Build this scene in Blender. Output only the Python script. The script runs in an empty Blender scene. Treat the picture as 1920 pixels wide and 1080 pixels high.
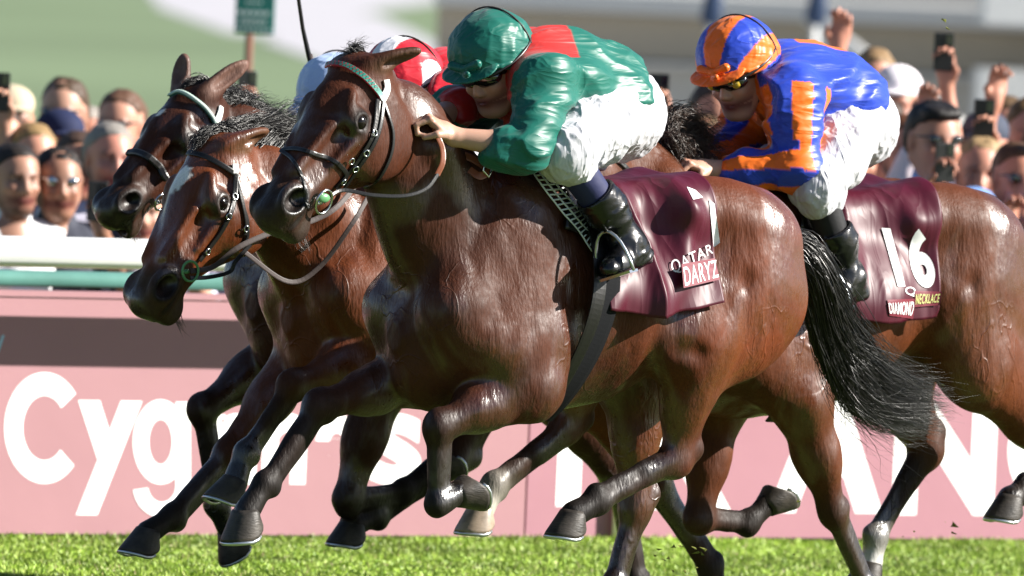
import bpy, bmesh, math, random, time
import numpy as np
from mathutils import Vector, Matrix
from mathutils.bvhtree import BVHTree
import openvdb
T0 = time.time()
random.seed(7)
rng = np.random.default_rng(11)
sc = bpy.context.scene
COL = sc.collection
R = math.radians

# ------------------------------------------------------------------ camera
CAM_D, CAM_H, CAM_PITCH, CAM_ROLL, FPX = 35.0, 2.19, R(1.816), R(2.5), 22400.0
cam_data = bpy.data.cameras.new('camera')
cam = bpy.data.objects.new('camera', cam_data)
COL.objects.link(cam)
cam_data.sensor_width = 36
cam_data.lens = 36 * FPX / 1920
cam_data.clip_start = 1
cam_data.clip_end = 3000
CAM_R = Matrix.Rotation(math.pi / 2 - CAM_PITCH, 3, 'X') @ Matrix.Rotation(CAM_ROLL, 3, 'Z')
cam.matrix_world = Matrix.Translation((0, -CAM_D, CAM_H)) @ CAM_R.to_4x4()
cam_data.dof.use_dof = True
cam_data.dof.focus_distance = CAM_D + 0.05
cam_data.dof.aperture_fstop = 0.42 / 0.080
sc.camera = cam

# ------------------------------------------------------------------ light
SUN = Vector((0.87, -0.02, 0.50)).normalized()
world = bpy.data.worlds.new('World')
sc.world = world
world.use_nodes = True
wn = world.node_tree.nodes
sky = wn.new('ShaderNodeTexSky')
sky.sky_type = 'NISHITA'
sky.sun_disc = False
sky.air_density = 0.8
sky.dust_density = 0.4
sky.sun_elevation = math.asin(SUN.z)
sky.sun_rotation = math.atan2(SUN.x, SUN.y)
world.node_tree.links.new(sky.outputs[0], wn['Background'].inputs[0])
wn['Background'].inputs[1].default_value = 0.05
sun_data = bpy.data.lights.new('sun', 'SUN')
sun_data.energy = 5.0
sun_data.angle = R(0.55)
sun_data.color = (1.0, 0.95, 0.87)
sun = bpy.data.objects.new('sun', sun_data)
COL.objects.link(sun)
sun.location = (12, -8, 14)
sun.rotation_euler = SUN.to_track_quat('Z', 'Y').to_euler()
sc.view_settings.view_transform = 'Standard'
sc.view_settings.look = 'None'
sc.view_settings.gamma = 1
sc.view_settings.exposure = 1.35
sc.view_settings.use_curve_mapping = False
sc.cycles.max_bounces = 5
sc.cycles.diffuse_bounces = 3
sc.cycles.glossy_bounces = 3
sc.cycles.transmission_bounces = 3
sc.cycles.sample_clamp_indirect = 4
sc.cycles.use_denoising = True

# ------------------------------------------------------------------ placing
CAM_O = Vector((0, -CAM_D, CAM_H))
def ray(px, row):
    return (CAM_R @ Vector((px - 960, 540 - row, -FPX))).normalized()
def P(px, row, y):
    d = ray(px, row)
    return CAM_O + d * ((y + CAM_D) / d.y)
def A(*v): return np.array(v, dtype=np.float64)
def nrm(v):
    v = np.asarray(v, float); return v / (np.linalg.norm(v) + 1e-9)

class Frame:
    """local frame of a horse: x forward, y to its left side, z up, origin on the ground below the withers"""
    def __init__(s, px, row, y, yaw):
        w = P(px, row, y)
        s.O = Vector((w.x, w.y, 0)); s.yaw = R(yaw)
        s.M = Matrix.Translation(s.O) @ Matrix.Rotation(math.pi + s.yaw, 4, 'Z')
        s.Mi = s.M.inverted()
    def J(s, px, row, l=0.0):
        o = s.Mi @ CAM_O
        d = s.Mi.to_3x3() @ ray(px, row)
        t = (l - o.y) / d.y
        q = o + d * t
        return A(q.x, q.y, q.z)
    def ray(s, px, row):
        return s.Mi @ CAM_O, (s.Mi.to_3x3() @ ray(px, row)).normalized()
    def px(s, p):
        q = CAM_R.inverted() @ ((s.M @ Vector(p)) - CAM_O)
        return 960 + q.x / -q.z * FPX, 540 - q.y / -q.z * FPX

# ------------------------------------------------------------------ materials
def mat(name, color=(.5, .5, .5), rough=.6, spec=.5, metal=0.0, bump=None, var=None, attr=None, sheen=0, coat=0, coatr=.1, emit=None, trans=0, sss=0, twosided=None):
    """bump: (scale, strength, dist[, stretch xyz]); var: (scale, amount)"""
    m = bpy.data.materials.new(name); m.use_nodes = True
    nt = m.node_tree; N = nt.nodes; Lk = nt.links.new
    b = N['Principled BSDF']
    b.inputs['Base Color'].default_value = (*color, 1)
    b.inputs['Roughness'].default_value = rough
    b.inputs['Specular IOR Level'].default_value = spec
    b.inputs['Metallic'].default_value = metal
    b.inputs['Sheen Weight'].default_value = sheen
    b.inputs['Coat Weight'].default_value = coat
    b.inputs['Coat Roughness'].default_value = coatr
    if trans: b.inputs['Transmission Weight'].default_value = trans
    if sss:
        b.inputs['Subsurface Weight'].default_value = sss
        b.inputs['Subsurface Radius'].default_value = (.02, .008, .004)
        b.inputs['Subsurface Scale'].default_value = .5
    tc = N.new('ShaderNodeTexCoord')
    src = None
    if attr:
        at = N.new('ShaderNodeAttribute'); at.attribute_name = attr
        src = at.outputs['Color']
    if var:
        nz = N.new('ShaderNodeTexNoise'); nz.inputs['Scale'].default_value = var[0]; nz.inputs['Detail'].default_value = 5
        Lk(tc.outputs['Object'], nz.inputs['Vector'])
        mr = N.new('ShaderNodeMapRange'); mr.inputs[1].default_value = .3; mr.inputs[2].default_value = .7
        mr.inputs[3].default_value = 1 - var[1]; mr.inputs[4].default_value = 1 + var[1]
        Lk(nz.outputs['Fac'], mr.inputs[0])
        vm = N.new('ShaderNodeVectorMath'); vm.operation = 'SCALE'
        if src: Lk(src, vm.inputs[0])
        else: vm.inputs[0].default_value = color
        Lk(mr.outputs[0], vm.inputs['Scale'])
        src = vm.outputs[0]
    if src: Lk(src, b.inputs['Base Color'])
    if bump:
        mp = N.new('ShaderNodeMapping')
        if len(bump) > 3: mp.inputs['Scale'].default_value = bump[3]
        Lk(tc.outputs['Object'], mp.inputs['Vector'])
        nz = N.new('ShaderNodeTexNoise'); nz.inputs['Scale'].default_value = bump[0]; nz.inputs['Detail'].default_value = 4
        Lk(mp.outputs[0], nz.inputs['Vector'])
        bp = N.new('ShaderNodeBump'); bp.inputs['Strength'].default_value = bump[1]; bp.inputs['Distance'].default_value = bump[2]
        Lk(nz.outputs['Fac'], bp.inputs['Height']); Lk(bp.outputs[0], b.inputs['Normal'])
    return m

def coat_mat(name, rough=.52, vein=1.0, wet=0.6):
    """horse coat: colour attribute, short-hair grain, veins as thin ridges, glossy summer coat"""
    m = bpy.data.materials.new(name); m.use_nodes = True
    nt = m.node_tree; N = nt.nodes; Lk = nt.links.new
    b = N['Principled BSDF']
    at = N.new('ShaderNodeAttribute'); at.attribute_name = 'Col'
    tc = N.new('ShaderNodeTexCoord')
    def noise(scale, detail=4, stretch=None, dist=0):
        n = N.new('ShaderNodeTexNoise'); n.inputs['Scale'].default_value = scale; n.inputs['Detail'].default_value = detail
        n.inputs['Distortion'].default_value = dist
        if stretch:
            mp = N.new('ShaderNodeMapping'); mp.inputs['Scale'].default_value = stretch
            Lk(tc.outputs['Object'], mp.inputs[0]); Lk(mp.outputs[0], n.inputs['Vector'])
        else: Lk(tc.outputs['Object'], n.inputs['Vector'])
        return n.outputs['Fac']
    def rng_(x, a, b_, c, d, smooth=False):
        r = N.new('ShaderNodeMapRange'); r.inputs[1].default_value = a; r.inputs[2].default_value = b_
        r.inputs[3].default_value = c; r.inputs[4].default_value = d
        if smooth: r.interpolation_type = 'SMOOTHSTEP'
        Lk(x, r.inputs[0]); return r.outputs[0]
    def mth(op, a, b_=None):
        r = N.new('ShaderNodeMath'); r.operation = op
        for i, v in enumerate((a, b_)):
            if v is None: continue
            if isinstance(v, (int, float)): r.inputs[i].default_value = v
            else: Lk(v, r.inputs[i])
        return r.outputs[0]
    # colour variation
    v1 = rng_(noise(5, 5), .3, .7, .78, 1.25)
    v2 = rng_(noise(300, 2, (1, 1, .35)), .3, .7, .85, 1.15)
    vm = N.new('ShaderNodeVectorMath'); vm.operation = 'SCALE'
    Lk(at.outputs['Color'], vm.inputs[0]); Lk(mth('MULTIPLY', v1, v2), vm.inputs['Scale'])
    Lk(vm.outputs[0], b.inputs['Base Color'])
    # sweat: patches where the coat lies wet and shines more
    wetm = rng_(noise(3.6, 8, (1, 1, .6), .8), .44, .58, 0, 1, True)
    r1 = mth('SUBTRACT', rough + .05, mth('MULTIPLY', wetm, wet * .45))
    Lk(mth('ADD', r1, rng_(noise(60, 3), .3, .7, -.07, .07)), b.inputs['Roughness'])
    Lk(rng_(wetm, 0, 1, .2, .8), b.inputs['Specular IOR Level'])
    Lk(rng_(wetm, 0, 1, 0, .12), b.inputs['Coat Weight']); b.inputs['Coat Roughness'].default_value = .30
    b.inputs['Sheen Weight'].default_value = .0
    b.inputs['Sheen Roughness'].default_value = .4
    # relief
    n0 = noise(5.5, 2, (1, 1, .6), .5)
    ridge = rng_(mth('ABSOLUTE', mth('SUBTRACT', n0, .5)), 0, .018, 1, 0, True)
    n1 = noise(10, 2, (1, .8, .5), .6)
    ridge2 = rng_(mth('ABSOLUTE', mth('SUBTRACT', n1, .5)), 0, .022, 1, 0, True)
    msk = rng_(noise(2.3, 1), .46, .6, 0, 1, True)
    veins = mth('MULTIPLY', mth('ADD', mth('MULTIPLY', ridge, .30), mth('MULTIPLY', ridge2, .28)), mth('MULTIPLY', mth('MULTIPLY', msk, vein), at.outputs['Alpha']))
    musc = noise(9, 3, (1.2, 1, .45), .3)
    grain = noise(150, 3, (1, 1, .22))
    h = mth('ADD', mth('ADD', mth('MULTIPLY', veins, .55), mth('MULTIPLY', musc, 1.3)), mth('MULTIPLY', grain, .22))
    bp = N.new('ShaderNodeBump'); bp.inputs['Strength'].default_value = .8; bp.inputs['Distance'].default_value = .011
    Lk(h, bp.inputs['Height']); Lk(bp.outputs[0], b.inputs['Normal'])
    return m

def silk_mat(name, rough=.28, color=None, s1=13, dist=.013, sheen=.1, st=(.22, 1, 1.1)):
    m = bpy.data.materials.new(name); m.use_nodes = True
    nt = m.node_tree; N = nt.nodes; Lk = nt.links.new
    b = N['Principled BSDF']
    if color: b.inputs['Base Color'].default_value = (*color, 1)
    else:
        at = N.new('ShaderNodeAttribute'); at.attribute_name = 'Col'; Lk(at.outputs['Color'], b.inputs['Base Color'])
    b.inputs['Roughness'].default_value = rough
    b.inputs['Specular IOR Level'].default_value = .36
    b.inputs['Sheen Weight'].default_value = sheen
    tc = N.new('ShaderNodeTexCoord')
    mp = N.new('ShaderNodeMapping'); mp.inputs['Scale'].default_value = st; mp.inputs['Rotation'].default_value = (.15, .3, .15)
    Lk(tc.outputs['Object'], mp.inputs[0])
    hs = []
    for scl, amp in ((s1, 1), (s1 * 2.2, .32)):
        n = N.new('ShaderNodeTexNoise'); n.inputs['Scale'].default_value = scl; n.inputs['Detail'].default_value = 1.0; n.inputs['Distortion'].default_value = .9
        Lk(mp.outputs[0], n.inputs['Vector'])
        s_ = N.new('ShaderNodeMath'); s_.operation = 'SUBTRACT'; Lk(n.outputs['Fac'], s_.inputs[0]); s_.inputs[1].default_value = .5
        a_ = N.new('ShaderNodeMath'); a_.operation = 'ABSOLUTE'; Lk(s_.outputs[0], a_.inputs[0])
        q_ = N.new('ShaderNodeMath'); q_.operation = 'POWER'; Lk(a_.outputs[0], q_.inputs[0]); q_.inputs[1].default_value = 1.0
        w_ = N.new('ShaderNodeMath'); w_.operation = 'MULTIPLY'; Lk(q_.outputs[0], w_.inputs[0]); w_.inputs[1].default_value = -amp * 1.5
        hs.append(w_.outputs[0])
    ad = N.new('ShaderNodeMath'); Lk(hs[0], ad.inputs[0]); Lk(hs[1], ad.inputs[1])
    bp = N.new('ShaderNodeBump'); bp.inputs['Strength'].default_value = .75; bp.inputs['Distance'].default_value = dist
    Lk(ad.outputs[0], bp.inputs['Height']); Lk(bp.outputs[0], b.inputs['Normal'])
    return m

M = {}
M['coat'] = coat_mat('horse_coat')
M['hoof'] = mat('hoof_horn', (.035, .029, .024), .5, .35, bump=(60, .5, .003, (1, 1, 4)), var=(18, .8))
M['hoof_pale'] = mat('pale_hoof_horn', (.26, .20, .15), .4, .5, bump=(60, .3, .002, (1, 1, 4)), var=(25, .45))
M['shoe'] = mat('shoe_steel', (.55, .58, .6), .3, .5, .9)
M['eye'] = mat('horse_eye', (.004, .0025, .002), .16, .3)
M['hair'] = mat('horse_hair', (.006, .005, .0045), .34, .55, attr=None, var=(60, .5))
M['hairb'] = mat('horse_mane_brown', (.03, .016, .010), .4, .6, var=(60, .5))
M['leather'] = mat('black_leather', (.006, .0055, .0055), .38, .45, bump=(150, .25, .001))
M['tan'] = mat('tan_leather', (.20, .055, .018), .38, .5, bump=(120, .3, .001))
M['rubber'] = mat('rein_rubber', (.035, .022, .02), .6, .4, bump=(200, .3, .001))
M['webbing'] = mat('girth_webbing', (.010, .0105, .012), .9, .1, bump=(400, .5, .001))
M['steel'] = mat('bit_steel', (.6, .62, .62), .18, .5, 1)
M['brass'] = mat('brass', (.6, .45, .18), .25, .5, 1)
M['green_plastic'] = mat('green_bit_ring', (.10, .28, .12), .3, .5)
M['white_cloth'] = mat('white_padding', (.72, .72, .7), .8, .2, bump=(90, .3, .002))
M['mesh_pad'] = mat('mesh_pad', (.62, .66, .64), .6, .3)
M['seat'] = mat('saddle_seat', (.05, .065, .08), .35, .5, bump=(60, .2, .001))
M['maroon'] = silk_mat('maroon_cloth', .46, (.060, .0018, .0125), 9, .010, 0, (1, .6, .2))
M['maroon_tag'] = silk_mat('wine_red_tag', .45, (.15, .008, .024), 9, .003)
M['print_white'] = mat('white_print', (.8, .8, .8), .5, .3)
M['print_yellow'] = mat('yellow_print', (.55, .6, .2), .5, .3)
M['silk'] = silk_mat('racing_silk', .42)
M['breeches'] = silk_mat('white_breeches', .6, (.50, .50, .54), 15, .016, .1, (1, 1, .28))
M['boot'] = mat('riding_boot', (.005, .005, .006), .27, .55, bump=(9, .4, .010, (.6, 1, 2)))
M['sock_navy'] = mat('navy_sock', (.018, .022, .075), .65, .3, bump=(14, .4, .008))
M['sock_black'] = mat('black_sock', (.012, .012, .014), .6, .3, bump=(14, .4, .008))
M['goggle'] = mat('goggle_lens', (.01, .01, .011), .06, .8, coat=1, coatr=.03)
M['goggle_amber'] = mat('amber_lens', (.55, .38, .03), .1, .8, coat=1)
M['black'] = mat('black_plastic', (.012, .012, .012), .35, .5)
M['skin'] = mat('skin', (.5, .3, .2), .48, .45, attr='Col', bump=(90, .18, .002), sss=.08)
M['cloth'] = mat('cotton', (.5, .5, .5), .8, .25, attr='Col', bump=(9, .5, .015))
M['human_hair'] = mat('human_hair', (.03, .02, .015), .5, .4, attr='Col', bump=(70, .8, .006, (1, 1, .3)))

# ------------------------------------------------------------------ objects
def finish(o, name, m, parent, label=None, cat=None, group=None, kind=None, smooth=True):
    if o.data is not None and m is not None:
        o.data.materials.clear()
        for mm in (m if isinstance(m, (list, tuple)) else [m]): o.data.materials.append(mm)
    COL.objects.link(o)
    if parent is not None: o.parent = parent
    if label: o['label'] = label
    if cat: o['category'] = cat
    if group: o['group'] = group
    if kind: o['kind'] = kind
    return o
def mesh_obj(name, verts, faces, m, parent=None, cols=None, smooth=True, **kw):
    me = bpy.data.meshes.new(name)
    verts = np.asarray(verts, dtype=np.float32)
    if isinstance(faces, np.ndarray):
        n = faces.shape[1]
        me.vertices.add(len(verts)); me.vertices.foreach_set('co', verts.ravel())
        me.loops.add(faces.size); me.loops.foreach_set('vertex_index', faces.astype(np.int32).ravel())
        me.polygons.add(len(faces)); me.polygons.foreach_set('loop_start', np.arange(0, faces.size, n, dtype=np.int32))
        me.update(calc_edges=True); me.validate()
    else:
        me.from_pydata([tuple(map(float, v)) for v in verts], [], faces); me.update()
    if cols is not None:
        ca = me.color_attributes.new('Col', 'FLOAT_COLOR', 'POINT')
        c4 = np.ones((len(verts), 4), np.float32); c4[:, :cols.shape[1]] = cols
        ca.data.foreach_set('color', c4.ravel())
    if smooth: me.polygons.foreach_set('use_smooth', np.ones(len(me.polygons), bool))
    return finish(bpy.data.objects.new(name, me), name, m, parent, **kw)
def empty(name, label, cat, Mx=None, group=None, loc=None):
    o = bpy.data.objects.new(name, None); o.empty_display_size = .1
    COL.objects.link(o)
    if Mx is not None: o.matrix_world = Mx
    if loc is not None: o.location = loc
    o['label'] = label; o['category'] = cat
    if group: o['group'] = group
    return o
def boxv(lo, hi):
    x0, y0, z0 = lo; x1, y1, z1 = hi
    v = [(x0, y0, z0), (x1, y0, z0), (x1, y1, z0), (x0, y1, z0), (x0, y0, z1), (x1, y0, z1), (x1, y1, z1), (x0, y1, z1)]
    f = [(0, 3, 2, 1), (4, 5, 6, 7), (0, 1, 5, 4), (1, 2, 6, 5), (2, 3, 7, 6), (3, 0, 4, 7)]
    return v, f
def box(name, lo, hi, m, parent=None, bevel=0, **kw):
    v, f = boxv(lo, hi)
    o = mesh_obj(name, v, f, m, parent, smooth=False, **kw)
    if bevel:
        md = o.modifiers.new('b', 'BEVEL'); md.width = bevel; md.segments = 2
    return o
def tube_geo(pts, rad, n=8, closed=False):
    pts = [np.asarray(p, float) for p in pts]; V = []; F = []
    N_ = len(pts)
    if not hasattr(rad, '__len__'): rad = [rad] * N_
    up = A(0, 0, 1.0); last = None
    for i, p in enumerate(pts):
        a = pts[(i - 1) % N_] if (closed or i > 0) else p
        b = pts[(i + 1) % N_] if (closed or i < N_ - 1) else p
        t = nrm(b - a)
        if last is None:
            x = np.cross(t, up)
            if np.linalg.norm(x) < .1: x = np.cross(t, A(1, 0, 0))
        else: x = last - t * np.dot(last, t)
        x = nrm(x); last = x; y = np.cross(t, x)
        for j in range(n):
            an = 2 * math.pi * j / n
            V.append(p + (x * math.cos(an) + y * math.sin(an)) * rad[i])
    m_ = N_ if closed else N_ - 1
    for i in range(m_):
        for j in range(n):
            k = (i + 1) % N_
            F.append((i * n + j, i * n + (j + 1) % n, k * n + (j + 1) % n, k * n + j))
    if not closed:
        F.append(tuple(range(n))[::-1]); F.append(tuple((N_ - 1) * n + j for j in range(n)))
    return V, F
def tube(name, pts, rad, m, parent=None, n=8, closed=False, **kw):
    V, F = tube_geo(pts, rad, n, closed)
    return mesh_obj(name, V, F, m, parent, **kw)
def catmull(pts, n=8):
    pts = [np.asarray(p, float) for p in pts]
    q = [2 * pts[0] - pts[1]] + pts + [2 * pts[-1] - pts[-2]]
    out = []
    for i in range(1, len(q) - 2):
        for k in range(n):
            t = k / n
            out.append(.5 * ((2 * q[i]) + (q[i + 1] - q[i - 1]) * t + (2 * q[i - 1] - 5 * q[i] + 4 * q[i + 1] - q[i + 2]) * t * t + (3 * q[i] - q[i - 1] - 3 * q[i + 1] + q[i + 2]) * t ** 3))
    out.append(pts[-1])
    return out

# ------------------------------------------------------------------ value noise (numpy)
def _h(ix, iy, iz, seed):
    n = (ix * 374761393 + iy * 668265263 + iz * 2147483647 + seed * 1274126177) & 0xffffffff
    n = ((n ^ (n >> 13)) * 1274126177) & 0xffffffff
    return ((n ^ (n >> 16)) & 0xffff) / 65535.0
def vnoise(p, seed=0):
    p = np.asarray(p); i = np.floor(p).astype(np.int64); f = p - i
    f = f * f * (3 - 2 * f); r = 0
    for dx in (0, 1):
        for dy in (0, 1):
            for dz in (0, 1):
                w = (f[:, 0] if dx else 1 - f[:, 0]) * (f[:, 1] if dy else 1 - f[:, 1]) * (f[:, 2] if dz else 1 - f[:, 2])
                r = r + w * _h(i[:, 0] + dx, i[:, 1] + dy, i[:, 2] + dz, seed)
    return r

# ------------------------------------------------------------------ implicit modelling
class Sdf:
    def __init__(s, col=(.5, .5, .5)):
        s.p = []; s.col = col
    def _add(s, fn, lo, hi, k, op, c): s.p.append((fn, np.asarray(lo, float), np.asarray(hi, float), k, op, s.col if c is None else c))
    def cone(s, a, b, ra, rb, k=.03, sq=None, op='u', c=None):
        """round cone a-b; sq=(axis, factor): thinner along axis by factor"""
        a = np.asarray(a, float); b = np.asarray(b, float)
        S_ = np.eye(3)
        if sq is not None:
            ax = nrm(sq[0]); S_ = S_ + (sq[1] - 1) * np.outer(ax, ax)
        a2 = S_ @ a; b2 = S_ @ b; ab = b2 - a2; L2 = max(ab @ ab, 1e-9)
        def fn(p):
            q = p if sq is None else p @ S_.T.astype(p.dtype)
            t = np.clip(((q - a2) @ ab) / L2, 0, 1)
            dv = q - a2 - t[..., None] * ab
            l = np.sqrt((dv * dv).sum(-1)) + 1e-6
            d = l - (ra + (rb - ra) * t)
            if sq is not None:
                g = dv @ S_.astype(p.dtype); d = d / (np.sqrt((g * g).sum(-1)) / l + 1e-6)
            return d
        r = max(ra, rb) * (1 if sq is None or sq[1] >= 1 else 1 / sq[1])
        s._add(fn, np.minimum(a, b) - r, np.maximum(a, b) + r, k, op, c)
    def chain(s, pts, rad, **kw):
        for i in range(len(pts) - 1): s.cone(pts[i], pts[i + 1], rad[i], rad[i + 1], **kw)
    def ell(s, ctr, r, k=.03, X=(1, 0, 0), Z=(0, 0, 1), op='u', c=None):
        ctr = np.asarray(ctr, float); x = nrm(X); z = nrm(np.asarray(Z, float) - x * np.dot(Z, x)); y = np.cross(z, x)
        Rm = np.stack([x, y, z]); r = np.asarray(r, float)
        def fn(p):
            q = (p - ctr) @ Rm.T.astype(p.dtype)
            k0 = np.sqrt(((q / r) ** 2).sum(-1)) + 1e-6
            k1 = np.sqrt(((q / (r * r)) ** 2).sum(-1)) + 1e-6
            return k0 * (k0 - 1) / k1
        e = np.sqrt(((Rm * r[:, None]) ** 2).sum(0))
        s._add(fn, ctr - e, ctr + e, k, op, c)
    def loft(s, o, ax, up, ts, top, bot, wid, k=.03, op='u', c=None, pinch=0.0, lat=None, pin2=0.0):
        """swept ellipse sections: axis ax from o; top/bot along up; wid along lateral; pinch narrows the upper half"""
        o = np.asarray(o, float); ax = nrm(ax); up = nrm(up); lt = np.cross(up, ax) if lat is None else nrm(lat)
        tt = np.linspace(ts[0], ts[-1], 200)
        def sp(v):   # smooth interpolation of the section table
            y = np.interp(tt, ts, v); kk = np.hanning(15); kk /= kk.sum()
            yp = np.pad(y, 7, mode='edge'); return np.convolve(yp, kk, mode='valid')
        T_, B_, W_ = sp(top), sp(bot), sp(wid)
        def fn(p):
            q = p - o; t = q @ ax; v = q @ up; w = q @ lt
            tc = np.clip(t, ts[0], ts[-1])
            tp = np.interp(tc, tt, T_); bt = np.interp(tc, tt, B_); wd = np.interp(tc, tt, W_)
            c_ = (tp + bt) / 2; h = np.maximum((tp - bt) / 2, 1e-3)
            vn = (v - c_) / h
            if pinch: wd = wd * (1 - pinch * np.clip(vn, 0, 1.2) ** 1.3)
            if pin2: wd = wd * (1 - pin2 * np.clip(-vn, 0, 1.2) ** 1.3)
            wd = np.maximum(wd, 2e-3)
            rho = np.sqrt(vn ** 2 + (w / wd) ** 2) + 1e-5
            g = np.sqrt((vn / h) ** 2 + (w / (wd * wd)) ** 2) / rho + 1e-6
            d = (rho - 1) / g
            ex = np.abs(t - tc)
            return np.where(ex > 0, np.sqrt(np.maximum(d, 0) ** 2 + ex ** 2) + np.minimum(d, 0) * 0, d)
        m_ = max(np.max(np.abs(top)), np.max(np.abs(bot)), np.max(wid))
        cs = [o + ax * t + up * v + lt * w for t in (ts[0], ts[-1]) for v in (min(bot), max(top)) for w in (-max(wid), max(wid))]
        s._add(fn, np.min(cs, 0), np.max(cs, 0), k, op, c)
    # evaluation
    @staticmethod
    def comb(a, b, k, op):
        if op == 's': a_, b_ = -a, b
        else: a_, b_ = a, b
        h = np.maximum(k - np.abs(a_ - b_), 0) / max(k, 1e-6)
        r = np.minimum(a_, b_) - h * h * k * .25
        return -r if op == 's' else r
    def build(s, res=.007, band=1):
        lo = np.min([p[1] for p in s.p if p[4] == 'u'], 0) - .03; hi = np.max([p[2] for p in s.p if p[4] == 'u'], 0) + .03
        B = 4; n = np.ceil((hi - lo) / res / B).astype(int) * B
        nb = n // B
        bc = np.stack(np.meshgrid(*[np.arange(k) for k in nb], indexing='ij'), -1).reshape(-1, 3)
        ctr = (lo + (bc * B + (B - 1) / 2) * res).astype(np.float32)
        def evalpts(pts, centers, half):
            D = np.full(pts.shape[:-1], .25, np.float32)
            for fn, l, h, k, op, c in s.p:
                m = k + half + .012
                idx = np.nonzero(((centers > l - m) & (centers < h + m)).all(1))[0]
                if len(idx) == 0: continue
                d = fn(pts[idx]).astype(np.float32)
                D[idx] = Sdf.comb(D[idx], d, k, op)
            return D
        Dc = evalpts(ctr, ctr, .06)
        keep = np.nonzero(np.abs(Dc) < B * res * 1.25 + .004)[0]
        off = np.stack(np.meshgrid(*[np.arange(B)] * 3, indexing='ij'), -1).reshape(-1, 3)
        kc = bc[keep]
        pts = (lo + (kc[:, None, :] * B + off[None]) * res).astype(np.float32)
        D = evalpts(pts, ctr[keep], B * res)
        full = np.repeat(np.sign(Dc)[:, None] * .04, B ** 3, 1).astype(np.float32)
        full[keep] = np.clip(D, -.04, .04)
        full = full.reshape(nb[0], nb[1], nb[2], B, B, B).transpose(0, 3, 1, 4, 2, 5).reshape(n)
        g = openvdb.FloatGrid(.04); g.copyFromArray(np.ascontiguousarray(full))
        v, q = g.convertToQuads(isovalue=0.0)
        v = v * res + lo
        # keep the biggest connected piece orientation outward
        return v.astype(np.float64), q
    def color(s, v, tau=.012):
        v32 = v.astype(np.float32); W = np.full(len(v), 1e-9); C = np.zeros((len(v), 3)) + 1e-9 * np.array(s.col)
        for fn, l, h, k, op, c in s.p:
            if op == 's' and c is s.col: continue
            m = .05; idx = np.nonzero(((v > l - m) & (v < h + m)).all(1))[0]
            if len(idx) == 0: continue
            d = np.abs(fn(v32[idx])) if op == 's' else fn(v32[idx])
            w = np.exp(-np.clip(d, -.02, .3) / tau) if op == 'u' else 30 * np.exp(-d / .004)
            W[idx] += w; C[idx] += w[:, None] * np.array(c)
        return C / W[:, None]
def normals(v, q):
    a, b, c, d = (v[q[:, i]] for i in range(4))
    fn = np.cross(c - a, d - b); N = np.zeros_like(v)
    for i in range(4): np.add.at(N, q[:, i], fn)
    return N / (np.linalg.norm(N, axis=1)[:, None] + 1e-12)
def relax(v, q, it=1, f=.5):
    n = len(v); e = np.concatenate([q[:, [0, 1]], q[:, [1, 2]], q[:, [2, 3]], q[:, [3, 0]]])
    deg = np.bincount(e[:, 0], minlength=n) + np.bincount(e[:, 1], minlength=n)
    for _ in range(it):
        s = np.stack([np.bincount(e[:, 0], v[e[:, 1], k], n) + np.bincount(e[:, 1], v[e[:, 0], k], n) for k in range(3)], 1)
        v = v + (s / np.maximum(deg, 1)[:, None] - v) * f
    return v
def folds(v, N, amp, scale, rot, seed=0, mask=None):
    """cloth folds: ridged noise stretched along the pull direction rot (3x3 rows scaled)"""
    p = v @ np.asarray(rot).T * scale
    w = vnoise(p * .6 + 7.3, seed + 5) * 1.6
    n = vnoise(p + w[:, None], seed); r = 1 - np.abs(2 * n - 1)
    n2 = vnoise(p * 2.3 + w[:, None], seed + 1); r2 = 1 - np.abs(2 * n2 - 1)
    d = amp * (r ** 2 + .35 * r2 ** 2 - .5)
    if mask is not None: d = d * mask
    return v + N * d[:, None]
def sst(x, a, b):
    t = np.clip((x - a) / (b - a), 0, 1); return t * t * (3 - 2 * t)
# ------------------------------------------------------------------ setting
M['turf'] = mat('turf', (.10, .15, .03), .8, .25, var=(3, .3), bump=(60, .8, .03))
M['blade'] = mat('grass_blades', (.10, .21, .015), .5, .4, attr='Col')
M['lawn'] = mat('far_lawn', (.155, .205, .12), .9, .1, var=(.05, .12))
M['tarmac'] = mat('pale_tarmac', (.42, .41, .44), .9, .2, var=(.2, .08))
M['board'] = mat('pink_board', (.345, .18, .20), .55, .3, bump=(3, .15, .02), var=(2.5, .03))
M['board2'] = mat('rose_board', (.335, .16, .195), .55, .3, bump=(3, .15, .02), var=(2.5, .03))
M['letter'] = mat('white_board_lettering', (.88, .88, .88), .5, .3)
M['letter_blue'] = mat('pale_blue_board_lettering', (.35, .55, .7), .5, .3)
M['rail'] = mat('white_rail_plastic', (.88, .88, .86), .35, .5, var=(6, .06))
M['green_pipe'] = mat('green_painted_pipe', (.07, .17, .145), .3, .5, var=(5, .15))
M['sign'] = mat('green_sign_face', (.03, .20, .17), .5, .4)
M['rust'] = mat('brown_painted_post', (.18, .07, .045), .6, .3, var=(8, .2))
M['beige'] = mat('beige_wall_render', (.42, .36, .28), .85, .2, var=(.5, .06))
M['greyledge'] = mat('grey_concrete', (.50, .50, .49), .85, .2, var=(.8, .08))
M['greywall'] = mat('light_grey_wall', (.44, .43, .41), .85, .2, var=(.5, .07))
M['whitewall'] = mat('white_wall_render', (.78, .77, .74), .8, .2, var=(1, .05))
M['darkblue'] = mat('dark_blue_fabric', (.03, .05, .10), .8, .2)
YB = 6.3
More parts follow.
